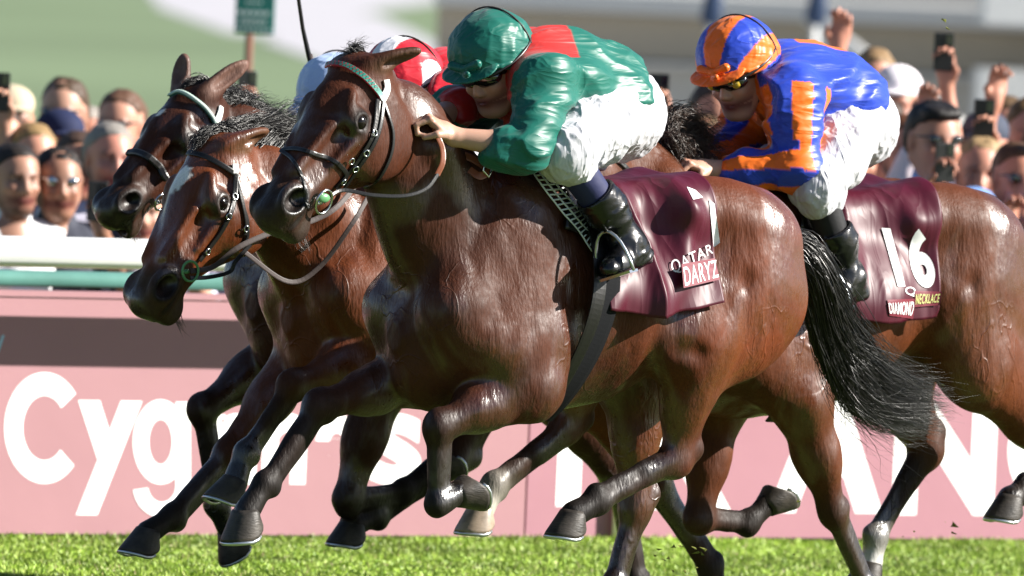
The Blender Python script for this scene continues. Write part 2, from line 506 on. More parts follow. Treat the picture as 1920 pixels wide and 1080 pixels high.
def sheet(name, x0, x1, y0, y1, z, m, nx=2, ny=2, **kw):
    xs = np.linspace(x0, x1, nx); ys = np.linspace(y0, y1, ny)
    V = [(x, y, z) for y in ys for x in xs]; F = [(j * nx + i, j * nx + i + 1, (j + 1) * nx + i + 1, (j + 1) * nx + i) for j in range(ny - 1) for i in range(nx - 1)]
    return mesh_obj(name, V, F, m, None, smooth=False, **kw)
# the course, its rail and boards run parallel to the horses, at an angle to the picture
YAWB = R(36)
BM = Matrix.Translation((0, YB, 0)) @ Matrix.Rotation(YAWB, 4, 'Z'); BMi = BM.inverted()
sheet('ground', -1200, 1200, -300, 2500, -.4, M['lawn'], kind='structure')
v_, f_ = boxv((-60, -45, -.37), (60, .6, 0.0))
tg_ = mesh_obj('turf_ground', v_, f_, M['turf'], None, smooth=False, kind='structure'); tg_.matrix_world = BM
def PB(px, row, off=0.0):
    """point of the board plane (moved back by off) seen at a pixel, in the boards' own frame"""
    o = BMi @ CAM_O; d = BMi.to_3x3() @ ray(px, row); t = (off - o.y) / d.y
    return o + d * t
def patch(name, pix, z, m):
    V = []
    for px, row in pix:
        d = ray(px, row); t = (z - CAM_H) / d.z; q = CAM_O + d * t; V.append((q.x, q.y, z))
    return mesh_obj(name, V, [tuple(range(len(V)))], m, None, smooth=False, kind='structure')
patch('path', [(240, -60), (900, -60), (860, 0), (700, 20), (560, 70), (430, 62), (300, 15)], -.39, M['tarmac'])
patch('path', [(490, 75), (600, 48), (700, 25), (780, 60), (860, 105), (1000, 160), (1000, 260), (700, 150)], -.385, M['tarmac'])
sheet('paved_terrace', -9, 40, 30, 56, -.38, M['greyledge'], kind='structure')
# grass blades on the visible strip of the course
def blades(x0, x1, y0, y1, n, h, seed):
    r = np.random.default_rng(seed)
    x = r.uniform(x0, x1, n); y = r.uniform(y0, y1, n)
    hh = h * r.uniform(.5, 1.3, n) * (.7 + .8 * vnoise(np.stack([x * 2, y * 2, x * 0], 1), 4))
    a = r.uniform(0, 6.28, n); le = r.normal(0, .45, (n, 2)) * hh[:, None]; w = r.uniform(.0025, .0045, n)
    b0 = np.stack([x - np.cos(a) * w, y - np.sin(a) * w, x * 0 - .003], 1); b1 = np.stack([x + np.cos(a) * w, y + np.sin(a) * w, x * 0 - .003], 1)
    m0 = np.stack([x - np.cos(a) * w * .7 + le[:, 0] * .35, y - np.sin(a) * w * .7 + le[:, 1] * .35, hh * .6], 1); m1 = m0 + np.stack([np.cos(a) * w * 1.4, np.sin(a) * w * 1.4, x * 0], 1)
    tp = np.stack([x + le[:, 0], y + le[:, 1], hh], 1)
    V = np.stack([b0, b1, m1, m0, tp], 1).reshape(-1, 3); k = np.arange(n) * 5
    T = np.concatenate([np.stack([k, k + 1, k + 2], 1), np.stack([k, k + 2, k + 3], 1), np.stack([k + 3, k + 2, k + 4], 1)])
    base = np.array([(.25, .38, .035), (.29, .42, .05), (.33, .42, .09), (.18, .30, .03)])[r.integers(0, 4, n)]
    base = base * (.7 + .6 * vnoise(np.stack([x * 3, y * 3, x * 0], 1), 8))[:, None]
    br = r.random(n) < .04; base[br] = (.34, .29, .14)
    C = np.repeat(base, 5, 0)
    return V, T, C
Va, Ta, Ca = blades(-3.6, 4.2, -2.6, -.02, 170000, .016, 1)
Vb, Tb, Cb = blades(-5.5, 4.0, -7.5, -2.6, 40000, .03, 2)
Vc, Tc, Cc = blades(-4.2, 4.5, -.16, -.02, 6500, .022, 3)
mesh_obj('grass', np.concatenate([Va, Vb, Vc]), np.concatenate([Ta, Tb + len(Va), Tc + len(Va) + len(Vb)]), M['blade'], None, np.concatenate([Ca, Cb, Cc]), smooth=False, kind='stuff', label='bright green racecourse turf in short uneven blades', cat='grass').matrix_world = BM

# advertising boards
def text_mesh(s, size, bold=0.0, extr=.0, shear=0, xs=1.0):
    cu = bpy.data.curves.new('t', 'FONT'); cu.body = s; cu.size = size; cu.offset = bold; cu.extrude = extr; cu.shear = shear
    cu.resolution_u = 8; cu.space_character = 1.12
    o = bpy.data.objects.new('t', cu); COL.objects.link(o); dg = bpy.context.evaluated_depsgraph_get(); dg.update()
    me = bpy.data.meshes.new_from_object(o.evaluated_get(dg)); COL.objects.unlink(o); bpy.data.objects.remove(o)
    bm = bmesh.new(); bm.from_mesh(me); bmesh.ops.remove_doubles(bm, verts=bm.verts[:], dist=size * 2e-4); bm.to_mesh(me); bm.free()
    for v in me.vertices: v.co.x *= xs
    return me
def put_text(name, s, m, parent, Mx, size, bold=0, extr=.002, xs=1.0, fit=None, **kw):
    """fit: (width, height) in metres of the inked box, lower-left corner at the matrix origin"""
    me = text_mesh(s, size, bold, extr)
    co = np.empty(len(me.vertices) * 3, np.float32); me.vertices.foreach_get('co', co); co = co.reshape(-1, 3)
    lo, hi = co.min(0), co.max(0)
    if fit:
        co[:, 0] = (co[:, 0] - lo[0]) * fit[0] / (hi[0] - lo[0]); co[:, 1] = (co[:, 1] - lo[1]) * fit[1] / (hi[1] - lo[1])
        me.vertices.foreach_set('co', co.ravel())
    me.name = name
    o = bpy.data.objects.new(name, me)
    finish(o, name, m, parent, **kw); o.matrix_local = Mx
    return o
def bx(px, row=800): return PB(px, row).x
def bz(px, row): return PB(px, row).z
ztop = bz(200, 560)
xj = bx(988, 900)
b1 = empty('advertising_board', 'pink trackside board lettered Cygnes in white, behind the left horses', 'advertising board', Mx=BM, group='pink boards along the running rail')
box('panel', (-9, 0, 0.02), (xj - .004, .03, ztop), M['board'], b1)
box('top_edge', (-9, -.006, ztop + .002), (xj - .004, .05, ztop + .022), M['board'], b1)
b2 = empty('advertising_board', 'rose pink trackside board lettered FRANCE in white, behind the right horse', 'advertising board', Mx=BM, group='pink boards along the running rail')
box('panel', (xj + .004, 0, 0.02), (9, .03, ztop), M['board2'], b2)
box('top_edge', (xj + .004, -.006, ztop + .002), (9, .05, ztop + .022), M['board2'], b2)
RXm = Matrix.Rotation(math.pi / 2, 4, 'X')
def bt(s, x0, x1, r0, r1, parent, bold, name='lettering', size=.4, m=None):
    """text between pixel columns x0..x1 with its ink between rows r0 (top) and r1 (bottom)"""
    xa, xb = bx(x0, (r0 + r1) / 2), bx(x1, (r0 + r1) / 2); za, zb = bz((x0 + x1) / 2, r1), bz((x0 + x1) / 2, r0)
    return put_text(name, s, m or M['letter'], parent, Matrix.Translation((xa, -.0007, za)) @ RXm, size, bold, 0, fit=(xb - xa, zb - za))
def glyph(parts, x0, x1, r0, r1, parent, m=None):
    """letter made of strokes in a unit box: ('arc', cx, cy, rx, ry, t, a0, a1) or ('poly', points)"""
    def T(u, w): px = x0 + (x1 - x0) * u; q = PB(px, r1 + (r0 - r1) * w); return (q.x, -.0007 - .0004 * ip, q.z)
    for ip, p in enumerate(parts):
        V = []; F = []; b = 0
        if p[0] == 'poly': V += [T(*q) for q in p[1]]; F.append(tuple(range(b, len(V))))
        else:
            _, cx, cy, rx, ry, tx, ty, a0, a1 = p; n = 40
            for i in range(n + 1):
                a = R(a0 + (a1 - a0) * i / n)
                V += [T(cx + rx * math.cos(a), cy + ry * math.sin(a)), T(cx + (rx - tx) * math.cos(a), cy + (ry - ty) * math.sin(a))]
            for i in range(n): F.append((b + 2 * i, b + 2 * i + 1, b + 2 * i + 3, b + 2 * i + 2))
        mesh_obj('letter_stroke', V, F, m or M['letter'], parent, smooth=False)
glyph([('arc', .56, .5, .56, .5, .26, .21, 38, 318)], 8, 142, 698, 907, b1)
bt('y', 142, 262, 751, 966, b1, .016)
glyph([('arc', .48, .64, .48, .36, .28, .17, 0, 360), ('poly', [(.74, .98), (1.0, .98), (1.0, .27), (.74, .27)][::-1]), ('arc', .5, .27, .5, .27, .26, .13, 188, 360)], 249, 357, 749, 970, b1)
bt('n', 385, 482, 775, 908, b1, .014)
bt('n', 492, 575, 775, 908, b1, .014)
bt('e', 590, 668, 775, 910, b1, .014)
bt('s', 690, 790, 775, 910, b1, .014)
bt('F', 1047, 1160, 702, 950, b2, .016)
bt('R', 1200, 1375, 702, 956, b2, .016)
bt('A', 1445, 1660, 702, 962, b2, .016)
bt('N', 1677, 1868, 704, 966, b2, .016)
bt('C', 1890, 2090, 704, 972, b2, .016)
bt('E', 2120, 2270, 704, 972, b2, .016)
bt('/', -6, 8, 628, 660, b1, .01, m=M['letter_blue'])
# running rail in front of the board top
RO = -.33
zr0, zr1 = PB(140, 503, RO).z, PB(140, 445, RO).z
rl = empty('running_rail', 'wide white plastic running rail passing in front of the crowd at left', 'rail', Mx=BM @ Matrix.Translation((0, RO, 0)))
def rail_profile(w, h, n=16):
    return [(w * math.copysign(abs(math.cos(a)) ** .6, math.cos(a)), h * math.copysign(abs(math.sin(a)) ** .6, math.sin(a))) for a in np.linspace(0, 2 * math.pi, n, endpoint=False)]
pr = rail_profile(.055, (zr1 - zr0) / 2); V = []; F = []
for i, x in enumerate((-9, 9)):
    for a, b in pr: V.append((x, a, (zr0 + zr1) / 2 + b))
n_ = len(pr)
for j in range(n_): F.append((j, (j + 1) % n_, n_ + (j + 1) % n_, n_ + j))
F += [tuple(range(n_))[::-1], tuple(range(n_, 2 * n_))]
mesh_obj('rail_profile', V, F, M['rail'], rl)
for x in (-6.6, -3.3, .48, 3.9, 7.1):
    tube('post', [A(x, .30, 0.0), A(x, .30, .55), A(x, .24, .9), A(x, .02, zr0 + .01)], .022, M['rail'], rl, 10)
gp = empty('barrier_pipe', 'green painted pipe barrier just below the white rail', 'barrier', Mx=BM @ Matrix.Translation((0, .25, -.4)))
zp = PB(200, 525, .25).z + .4
xe = PB(436, 525, .25).x
tube('pipe', [A(-9, 0, zp), A(xe, 0, zp)], .028, M['green_pipe'], gp, 14)
ss = tube('socket', [A(xe - .02, 0, zp), A(xe + .03, 0, zp)], .033, M['green_pipe'], gp, 14)
tube('post', [A(xe + .005, 0, 0), A(xe + .005, 0, zp)], .027, M['green_pipe'], gp, 12)
for x in (-4.5, -6.9): tube('post', [A(x, 0, 0), A(x, 0, zp)], .024, M['green_pipe'], gp, 12)

# sign on a post
YS = 17
sx = P(468, 60, YS)
sg_ = empty('notice_sign', 'blurred green notice sign with white lines on a brown post', 'sign', loc=(sx.x, YS, -.4))
zt, zb = P(475, -25, YS).z + .4, P(475, 64, YS).z + .4
xw0, xw1 = P(441, 30, YS).x - sx.x, P(515, 30, YS).x - sx.x
box('sign_face', (xw0, -.02, zb), (xw1, .0, zt), M['sign'], sg_, .004)
tube('post', [A(0, .025, 0), A(0, .025, zb + .3)], .018, M['rust'], sg_, 10)
for i, (a, b, r0, r1) in enumerate(((462, 495, 0, 9), (447, 508, 18, 30), (452, 502, 34, 47), (443, 511, 51, 60))):
    xa, xb = P(a, r0, YS).x - sx.x, P(b, r0, YS).x - sx.x; za, zb_ = P(475, r1, YS).z + .4, P(475, r0, YS).z + .4
    # unreadable lines of print: rows of short word-like bars
    n = 4 + i; ws = np.linspace(xa, xb, n + 1)
    for k in range(n):
        box('print_line', (ws[k], -.0245, za + .005), (ws[k + 1] - .008, -.0212, zb_ - .005), M['letter'], sg_)

# terrace building far behind, right of the lawn
YT = 56.0
def bl(name, x0, x1, r0, r1, y0, y1, m, parent, b=.0):
    xa, xb = P(x0, 200, y0).x, P(x1, 200, y0).x; za, zb = P(1300, r1, y0).z, P(1300, r0, y0).z
    return box(name, (xa, y0, za), (xb, y1, zb), m, parent, b)
tb = empty('terrace_building', 'out of focus beige and grey terrace building behind the right-hand crowd', 'building', loc=(0, 0, 0))
bl('wall', 822, 4200, -420, 560, YT, YT + 8, M['greywall'], tb)
bl('ledge', 805, 4200, -10, 32, YT - .35, YT - .004, M['greyledge'], tb, .03)
bl('fascia', 812, 4200, 34, 118, YT - .2, YT - .004, M['beige'], tb)
bl('ledge', 812, 4200, 120, 128, YT - .3, YT - .004, M['greyledge'], tb, .02)
bl('white_bay', 1832, 4200, 105, 300, YT - 2.2, YT - 1.24, M['whitewall'], tb)
bl('white_bay', 1840, 4200, -100, 20, YT - 2.6, YT - 1.24, M['whitewall'], tb)
for px, lab in ((1332, 'blurred dark blue closed parasol on a pole left of the blue and orange cap'), (1528, 'blurred dark blue closed parasol on a pole above the blue and orange jockey back')):
    q = P(px, 60, 44); pb = empty('closed_parasol', lab, 'parasol', loc=(q.x, 44, -.4))
    zt_ = P(px, -60, 44).z + .4; zm = P(px, 48, 44).z + .4
    tube('folded_canopy', [A(0, 0, zm), A(0, 0, zm + .04), A(.01, 0, (zm + zt_) / 2), A(0, 0, zt_)], [.03, .075, .06, .03], M['darkblue'], pb, 10)
    tube('pole', [A(0, 0, 0), A(0, 0, zm)], .02, M['rail'], pb, 8)
st_ = empty('staircase', 'blurred pale staircase rising to the left in front of the terrace building', 'staircase', loc=(0, 0, 0))
for i in range(16):
    t = i / 15; px = 1520 + t * 330; row = 40 + t * 250
    bl('step', px, px + 34, row, row + 30, YT - 4 + .001 * i, YT - 3.1, M['greyledge'], st_)
a = P(1510, 25, YT - 4.2); b = P(1860, 285, YT - 4.2)
tube('handrail', [A(*a), A(*b)], .06, M['greyledge'], st_, 8)
# ------------------------------------------------------------------ horse
BAY = (.155, .050, .018)
def lerp(a, b, t): return np.asarray(a) * (1 - t) + np.asarray(b) * t

def horse_field(fr, h):
    """h: dict of joints (local coordinates) and torso table"""
    body, dark, muz = h['body'], h['points'], h.get('muzzle', h['points'])
    light = h.get('light', body)
    S = Sdf(body)
    Lt = (0, 1, 0)
    T = sorted(h['torso']); dz = h.get('dz', 0); tilt = h.get('tilt', 0)
    F_ = A(*[t[0] for t in T]); top = A(*[t[1] for t in T]) + dz + tilt * F_; bot = A(*[t[2] for t in T]) + dz + tilt * F_
    wd = A(*[t[3] for t in T])
    S.loft((0, 0, 0), (1, 0, 0), (0, 0, 1), F_, top, bot, wd, pinch=.42, pin2=.12, lat=Lt)
    def Z(f, z): return z + dz + tilt * f
    # spine / croup muscle
    for sg in (1, -1):
        S.ell((-.86 + h.get('rear', (0, 0))[0] * .5, sg * .13, Z(-.86, 1.40) + h.get('rear', (0, 0))[1] * .4), (.27, .125, .14), k=.09, X=(1, 0, .12))
        S.ell((-.98 + h.get('rear', (0, 0))[0], sg * .15, Z(-.98, 1.24) + h.get('rear', (0, 0))[1]), (.20, .115, .25), k=.09, Z=(.15, 0, 1))
        S.ell((-.55, sg * .085, Z(-.55, 1.40)), (.30, .075, .075), k=.07)
        # shoulder blade and its two muscles
        S.cone((-.03, sg * .10, Z(0, 1.42)), (.155, sg * .14, Z(.155, 1.08)), .085, .088, k=.08, sq=(Lt, 1.5))
        S.cone((-.12, sg * .13, Z(-.12, 1.38)), (.02, sg * .185, Z(.02, 1.02)), .10, .095, k=.06, sq=(Lt, 1.6))
        S.ell((.165, sg * .085, Z(.165, 1.03)), (.085, .085, .13), k=.05)
    S.ell((.16, 0, Z(.16, .93)), (.12, .10, .12), k=.05)
    for sg in (1, -1):   # hollows: behind the shoulder, flank
        S.cone((-.24, sg * .31, Z(-.2, 1.34)), (-.17, sg * .30, Z(-.1, 1.00)), .035, .05, k=.09, op='s', c=body)
        S.cone((-.70, sg * .33, Z(-.7, 1.30)), (-.60, sg * .34, Z(-.6, 1.05)), .06, .05, k=.12, op='s', c=body)
    for sg, key in ((1, 'near'), (-1, 'far')):
        # ---------------- fore leg
        e, kn, ft, hf = h['fore_' + key]
        sh = A(.165, sg * .135, Z(.165, 1.09))
        sh = sh + h.get('sh_shift_' + key, A(0, 0, 0))
        back = nrm(np.cross(nrm(ft - kn), A(0, 1, 0)))       # side on which the tendons lie
        if back @ A(1, 0, 0) > 0: back = -back
        if h.get('flipb_' + key): back = -back
        u = nrm(kn - e)
        S.cone(sh, e, .105, .10, k=.07, sq=(Lt, 1.15))
        S.ell(lerp(sh, e, .72) + A(-.05, sg * .01, .10), (.16, .085, .13), k=.06, X=nrm(e - sh))
        bk = nrm(np.cross(u, A(0, 1, 0)));  bk = bk if bk @ A(-1, 0, 0) > 0 else -bk
        S.cone(e, lerp(e, kn, .55), .088, .064, k=.05, sq=(Lt, 1.12))
        S.cone(lerp(e, kn, .5), kn, .062, .040, k=.05, c=lerp(body, dark, .2), sq=(Lt, 1.1))
        S.cone(lerp(e, kn, .05) + A(0, sg * .03, 0) - bk * .015, lerp(e, kn, .5) - bk * .01, .055, .035, k=.025)
        S.cone(e + bk * .06, lerp(e, kn, .4) + bk * .03, .035, .02, k=.03)
        S.ell(kn - back * .002, (.052, .038, .043), k=.03, X=nrm(ft - kn), c=lerp(body, dark, .7))
        S.ell(kn + back * .035, (.032, .028, .024), k=.02, X=nrm(ft - kn), c=dark)
        S.cone(kn, ft, .031, .027, k=.02, sq=(Lt, 1.12), c=lerp(body, dark, .85))
        S.cone(lerp(kn, ft, .12) + back * .026, lerp(kn, ft, .95) + back * .026, .018, .017, k=.010, c=dark)
        S.ell(ft, (.040, .034, .037), k=.02, X=nrm(ft - kn), c=dark)
        S.ell(ft + back * .028, (.026, .024, .026), k=.02, c=dark)
        pc = h.get('white_' + 'fore_' + key, dark)
        S.cone(ft, hf, .031, .038, k=.02, c=pc)
        # ---------------- hind leg
        if h.get('no_hind_' + key): continue
        st, hk, hft, hhf = h['hind_' + key]
        hp = A(-.93, sg * .135, Z(-.93, 1.22)); bt = A(-1.08, sg * .11, Z(-1.08, 1.22))
        rx, rz = h.get('rear', (0, 0)); hp = hp + A(rx, 0, rz); bt = bt + A(rx, 0, rz)
        S.cone(hp, st, .17, .125, k=.09, sq=(Lt, 1.35))
        u = nrm(hk - st)
        gk = nrm(np.cross(u, A(0, 1, 0))); gk = gk if gk @ A(-1, 0, 0) > 0 else -gk      # rear side of the gaskin
        S.cone(bt, lerp(st, hk, .38) + gk * .035, .12, .06, k=.08, sq=(Lt, 1.2))
        S.ell(lerp(hp, st, .78) + A(.05, sg * .02, 0), (.16, .075, .13), k=.06, X=nrm(st - hp))
        S.cone(st, lerp(st, hk, .55), .112, .066, k=.06, sq=(Lt, 1.15))
        S.cone(lerp(st, hk, .5), hk, .066, .046, k=.05, sq=(Lt, 1.1), c=lerp(body, dark, .15))
        cal = hk + gk * .058 - u * .035
        S.cone(lerp(st, hk, .45) + gk * .045, cal, .024, .019, k=.03, c=lerp(body, dark, .35))
        S.ell(cal, (.034, .024, .026), k=.018, X=u, c=dark)
        S.ell(hk, (.062, .040, .052), k=.03, X=nrm(hft - hk), c=lerp(body, dark, .6))
        hb = nrm(np.cross(nrm(hft - hk), A(0, 1, 0)))
        if hb @ (cal - hk) < 0: hb = -hb
        S.cone(cal, lerp(hk, hft, .4) + hb * .024, .026, .018, k=.03, c=dark)
        S.cone(hk, hft, .036, .029, k=.025, sq=(Lt, 1.1), c=lerp(body, dark, .8))
        S.cone(lerp(hk, hft, .2) + hb * .030, lerp(hk, hft, .95) + hb * .027, .018, .018, k=.010, c=dark)
        S.ell(hft, (.044, .036, .040), k=.02, X=nrm(hft - hk), c=dark)
        S.ell(hft + hb * .03, (.026, .024, .026), k=.02, c=dark)
        pc = h.get('white_' + 'hind_' + key, dark)
        S.cone(hft, hhf, .032, .040, k=.02, c=pc)
    # seams between the muscles of shoulder and quarters
    for sg in (1, -1):
        rx, rz = h.get('rear', (0, 0))
        gr = lambda a, b, r=.014, k=.028: S.cone(A(a[0], sg * a[1], Z(a[0], a[2])), A(b[0], sg * b[1], Z(b[0], b[2])), r, r * .8, k=k, op='s', c=body)
        gr((-.62 + rx, .285, 1.36), (-.86 + rx, .305, 1.22), .016, .06)
        S.ell((-.66 + rx * .5, sg * .20, Z(-.66, 1.385)), (.045, .04, .035), k=.05)
        gr((.02, .24, 1.30), (.13, .258, 1.10), .012, .05)
       
        gr((-.30, .28, 1.02), (-.62, .28, 1.0), .012, .05)
    # ---------------- neck
    ns, nr = h['neck'], h['neck_r']
    cp = catmull(ns, 4); rr = np.interp(np.linspace(0, 1, len(cp)), np.linspace(0, 1, len(nr)), nr)
    for i in range(len(cp) - 1):
        S.cone(cp[i], cp[i + 1], rr[i], rr[i + 1], k=.05, sq=(Lt, 1.75))
    for sg in (1, -1):   # brachiocephalic muscle, jugular groove under it
        a, b = ns[0], ns[-1]
        dn = nrm(np.cross(nrm(b - a), A(0, 1, 0))); dn = dn if dn[2] < 0 else -dn
        o = A(0, sg, 0)
        S.cone(ns[0] + dn * .03 + o * .055, A(.2, sg * .12, Z(.2, 1.12)), .05, .08, k=.07)
        S.cone(ns[0] - dn * .02 + o * .05, lerp(ns[1], ns[2], .5) - dn * .05 + o * .085, .04, .06, k=.05)
    # ---------------- head
    P0, Mz = h['head']; L = np.linalg.norm(Mz - P0); sc_ = L / .56 * h.get('headk', 1.3)
    u = nrm(Mz - P0); lat = A(0, 1, 0); lat = nrm(lat - u * (u @ lat)); v = np.cross(u, lat); v = v if v @ (ns[-1] - P0) < 0 else -v
    H = lambda t, vv, w=0: P0 + u * (t * L) - v * (vv * sc_) + lat * (w * sc_)
    h['H'] = H; h['u'] = u; h['v'] = v; h['lat'] = lat; h['hs'] = sc_
    q = lambda *x: A(*x) * sc_
    ts = A(-.10, 0, .10, .22, .34, .45, .56, .68, .80, .88, .95, 1.0, 1.035) * L
    tp = q(-.09, -.02, .006, .018, .018, .008, -.004, -.012, -.012, -.010, -.014, -.03, -.058)
    bo = q(-.12, -.17, -.222, -.243, -.238, -.215, -.178, -.148, -.132, -.127, -.125, -.118, -.095)
    wi = q(.02, .058, .080, .089, .088, .075, .064, .056, .052, .054, .052, .044, .022)
    S.loft(P0, u, v, ts, tp, bo, wi, k=.045, pinch=.12, pin2=.42, lat=lat)
    fc = h.get('face', body)
    for sg in (1, -1):
        S.ell(H(.26, .155, sg * .050), q(.100, .085, .040), k=.03, X=u, Z=lat)                    # cheek
        S.cone(H(.08, .12, sg * .062), H(.20, .215, sg * .050), .020 * sc_, .022 * sc_, k=.03)      # jaw edge
        S.cone(H(.36, .088, sg * .078), H(.60, .074, sg * .058), .016 * sc_, .008 * sc_, k=.018)    # facial crest
        S.ell(H(.30, .026, sg * .064), q(.046, .018, .024), k=.025, X=u - v * .35, Z=lat)            # brow
        S.ell(H(.215, .05, sg * .082), q(.03, .022, .012), k=.02, X=u, Z=lat, op='s', c=body)          # hollow above the eye
        S.ell(H(.335, .056, sg * .072), q(.036, .029, .026), k=.02, X=u, Z=lat, c=lerp(fc, dark, .5))
        S.cone(H(.44, .03, sg * .05), H(.74, .02, sg * .030), .017 * sc_, .012 * sc_, k=.03)           # nasal bone edge
        S.ell(H(.60, .045, sg * .066), q(.075, .016, .012), k=.03, X=u, Z=lat, op='s', c=fc)
        S.ell(H(.335, .060, sg * .102), q(.0225, .0175, .020), k=.008, X=u, Z=lat, op='s', c=dark)
        # nostril: flared rim and deep opening
        S.ell(H(.89, .046, sg * .045), q(.050, .036, .020), k=.02, X=u + v * .25, Z=lat, c=muz)
        S.ell(H(.90, .047, sg * .070), q(.037, .024, .036), k=.008, X=u + v * .35, Z=lat, op='s', c=(.004, .003, .003))
        # ears
        tip = H(-.02, .02, sg * .05) + h['ear'][0 if sg > 0 else 1]
        eb = H(.005, .022, sg * .052); ea = nrm(tip - eb); side = nrm(np.cross(ea, lat)) * .0
        mid = lerp(eb, tip, .5)
        el = np.linalg.norm(tip - eb)
        open_ = nrm(h['ear_open'][0 if sg > 0 else 1]); thin = nrm(open_ - ea * (open_ @ ea))
        wdir = np.cross(thin, ea)
        S.ell(lerp(eb, tip, .47), (el * .60, .030, .020), k=.02, X=ea, Z=thin, c=lerp(body, dark, .35))
        S.ell(lerp(eb, tip, .56) + thin * .020, (el * .44, .017, .017), k=.008, X=ea, Z=thin, op='s', c=lerp(light, dark, .55))
    S.cone(H(.80, .105, .0), H(.955, .112, 0), .024 * sc_, .026 * sc_, k=.02, c=muz)               # lower lip
    S.ell(H(.915, .128, 0), q(.036, .022, .026), k=.02, X=u, c=muz)
    S.ell(H(.985, .050, 0), q(.035, .042, .040), k=.025, X=u, c=muz)
    for sg in (1, -1):   # mouth line
        S.cone(H(.775, .096, sg * .058), H(1.0, .088, sg * .042), .0055 * sc_, .006 * sc_, k=.008, op='s', c=(.008, .006, .005))
    if h.get('open_mouth'):
        S.cone(H(.84, .098, 0), H(1.1, .118, 0), .010, .026, k=.012, op='s', c=(.02, .008, .008))
    for sg in (1, -1):   # eyelids, wrinkled lower rim, tear line
        ec = lambda a, r_, o: H(.335, .060, 0) + lat * (sg * (.083 + o) * sc_) + (u * math.cos(a) * r_ * 1.25 + v * math.sin(a) * r_) * sc_
        for a0, a1, rr_, o in ((.15, 3.0, .0155, .008), (3.3, 6.1, .0185, .003)):
            aa = np.linspace(a0, a1, 6)
            for i in range(5): S.cone(ec(aa[i], rr_, o), ec(aa[i + 1], rr_, o), .0052 * sc_, .0052 * sc_, k=.006, c=dark)
        S.cone(H(.36, .095, sg * .080), H(.40, .088, sg * .074), .006, .004, k=.01)
    # poll and throat
    S.ell(H(.02, .06, 0), q(.07, .07, .06), k=.05)
    return S

TORSO = [(.30, 1.04, 1.00, .02), (.27, 1.17, .93, .08), (.22, 1.28, .86, .135), (.14, 1.40, .815, .175), (.05, 1.53, .80, .205), (-.08, 1.575, .79, .22),
         (-.25, 1.52, .80, .24), (-.45, 1.475, .835, .258), (-.60, 1.485, .90, .24), (-.72, 1.505, .97, .222), (-.84, 1.50, .99, .228),
         (-.94, 1.44, 1.00, .215), (-1.02, 1.36, 1.02, .17), (-1.08, 1.26, 1.05, .10), (-1.11, 1.18, 1.09, .03)]

def make_horse(fr, h, name, label, res=.0075, group=None):
    S = horse_field(fr, h)
    v, q = S.build(res)
    C = S.color(v, .016)
    N = normals(v, q)
    # muzzle, eye surround and lower legs darken as the coat pattern of a bay does
    P0, Mz = h['head']; L = np.linalg.norm(Mz - P0)
    t = ((v - P0) @ h['u']) / L; near_head = np.linalg.norm(v - h['H'](.95, .07), axis=1)
    w = 1 - sst(near_head, .07, .135)
    C = C * (1 - w[:, None]) + np.minimum(C, np.array(h.get('muzzle', h['points']))) * w[:, None]
    nz = vnoise(v * 6, 3) - .5; nz2 = vnoise(v * 14, 9) - .5
    C = C * (1 + .35 * nz + .2 * nz2)[:, None]
    am = 1 - sst(-np.linalg.norm(v - h['H'](.4, .1), axis=1), -.42, -.30)
    v = v + N * ((.011 * (vnoise(v * A(9, 9, 5), 21) - .5) + .004 * (vnoise(v * A(26, 26, 13), 22) - .5)) * am)[:, None]
    if 'shade' in h: C = h['shade'](v, C)
    if 'star' in h:
        c0, r0, r1 = h['star']
        d = v - h['H'](c0[0], c0[1], 0); a = d @ h['u']; b = d @ h['lat']; f = d @ h['v']
        rr = np.sqrt(((a + .35 * b) / r0) ** 2 + (b / r1) ** 2) + (vnoise(v * 70, 5) - .5) * .5
        w = (1 - sst(rr, .85, 1.1)) * (f > -.04)
        C = C * (1 - w[:, None]) + np.array((.75, .73, .7)) * w[:, None]
    C = np.concatenate([C, np.clip(am, .12, 1)[:, None]], 1)
    root = empty(name, label, 'horse', fr.M, group)
    o = mesh_obj('body', v, q, M['coat'], root, C)
    St = Sdf(); T = sorted(h['torso']); dz = h.get('dz', 0); tl = h.get('tilt', 0); F_ = A(*[t[0] for t in T])
    St.loft((0, 0, 0), (1, 0, 0), (0, 0, 1), F_, A(*[t[1] for t in T]) + dz + tl * F_, A(*[t[2] for t in T]) + dz + tl * F_, A(*[t[3] for t in T]), pinch=.42, pin2=.12, lat=(0, 1, 0))
    tv, tq = St.build(.02); h['tbvh'] = BVHTree.FromPolygons([tuple(x) for x in tv], [tuple(x) for x in tq.tolist()])
    h['bvh'] = BVHTree.FromPolygons([tuple(x) for x in v], [tuple(x) for x in q.tolist()])
    # eyes
    for sg in (1, -1):
        me_v, me_f = sphere_geo(h['H'](.335, .060, sg * .0765), .0230 * h['hs'], 20, 12)
        mesh_obj('eye', me_v, me_f, M['eye'], root)
    # hooves
    for leg in ('fore_near', 'fore_far', 'hind_near', 'hind_far'):
        if h.get('no_' + leg) or leg not in h: continue
        ft, hf = h[leg][2], h[leg][3]
        ax = nrm(h['hoofdir'][leg]) if leg in h.get('hoofdir', {}) else nrm(hf - ft)
        toe = h.get('toe', {}).get(leg)
        hoof(root, hf, ax, toe, M['hoof_pale'] if leg in h.get('palehoof', ()) else M['hoof'], h.get('hoofs', {}).get(leg, 1.0))
    h['root'] = root
    return root

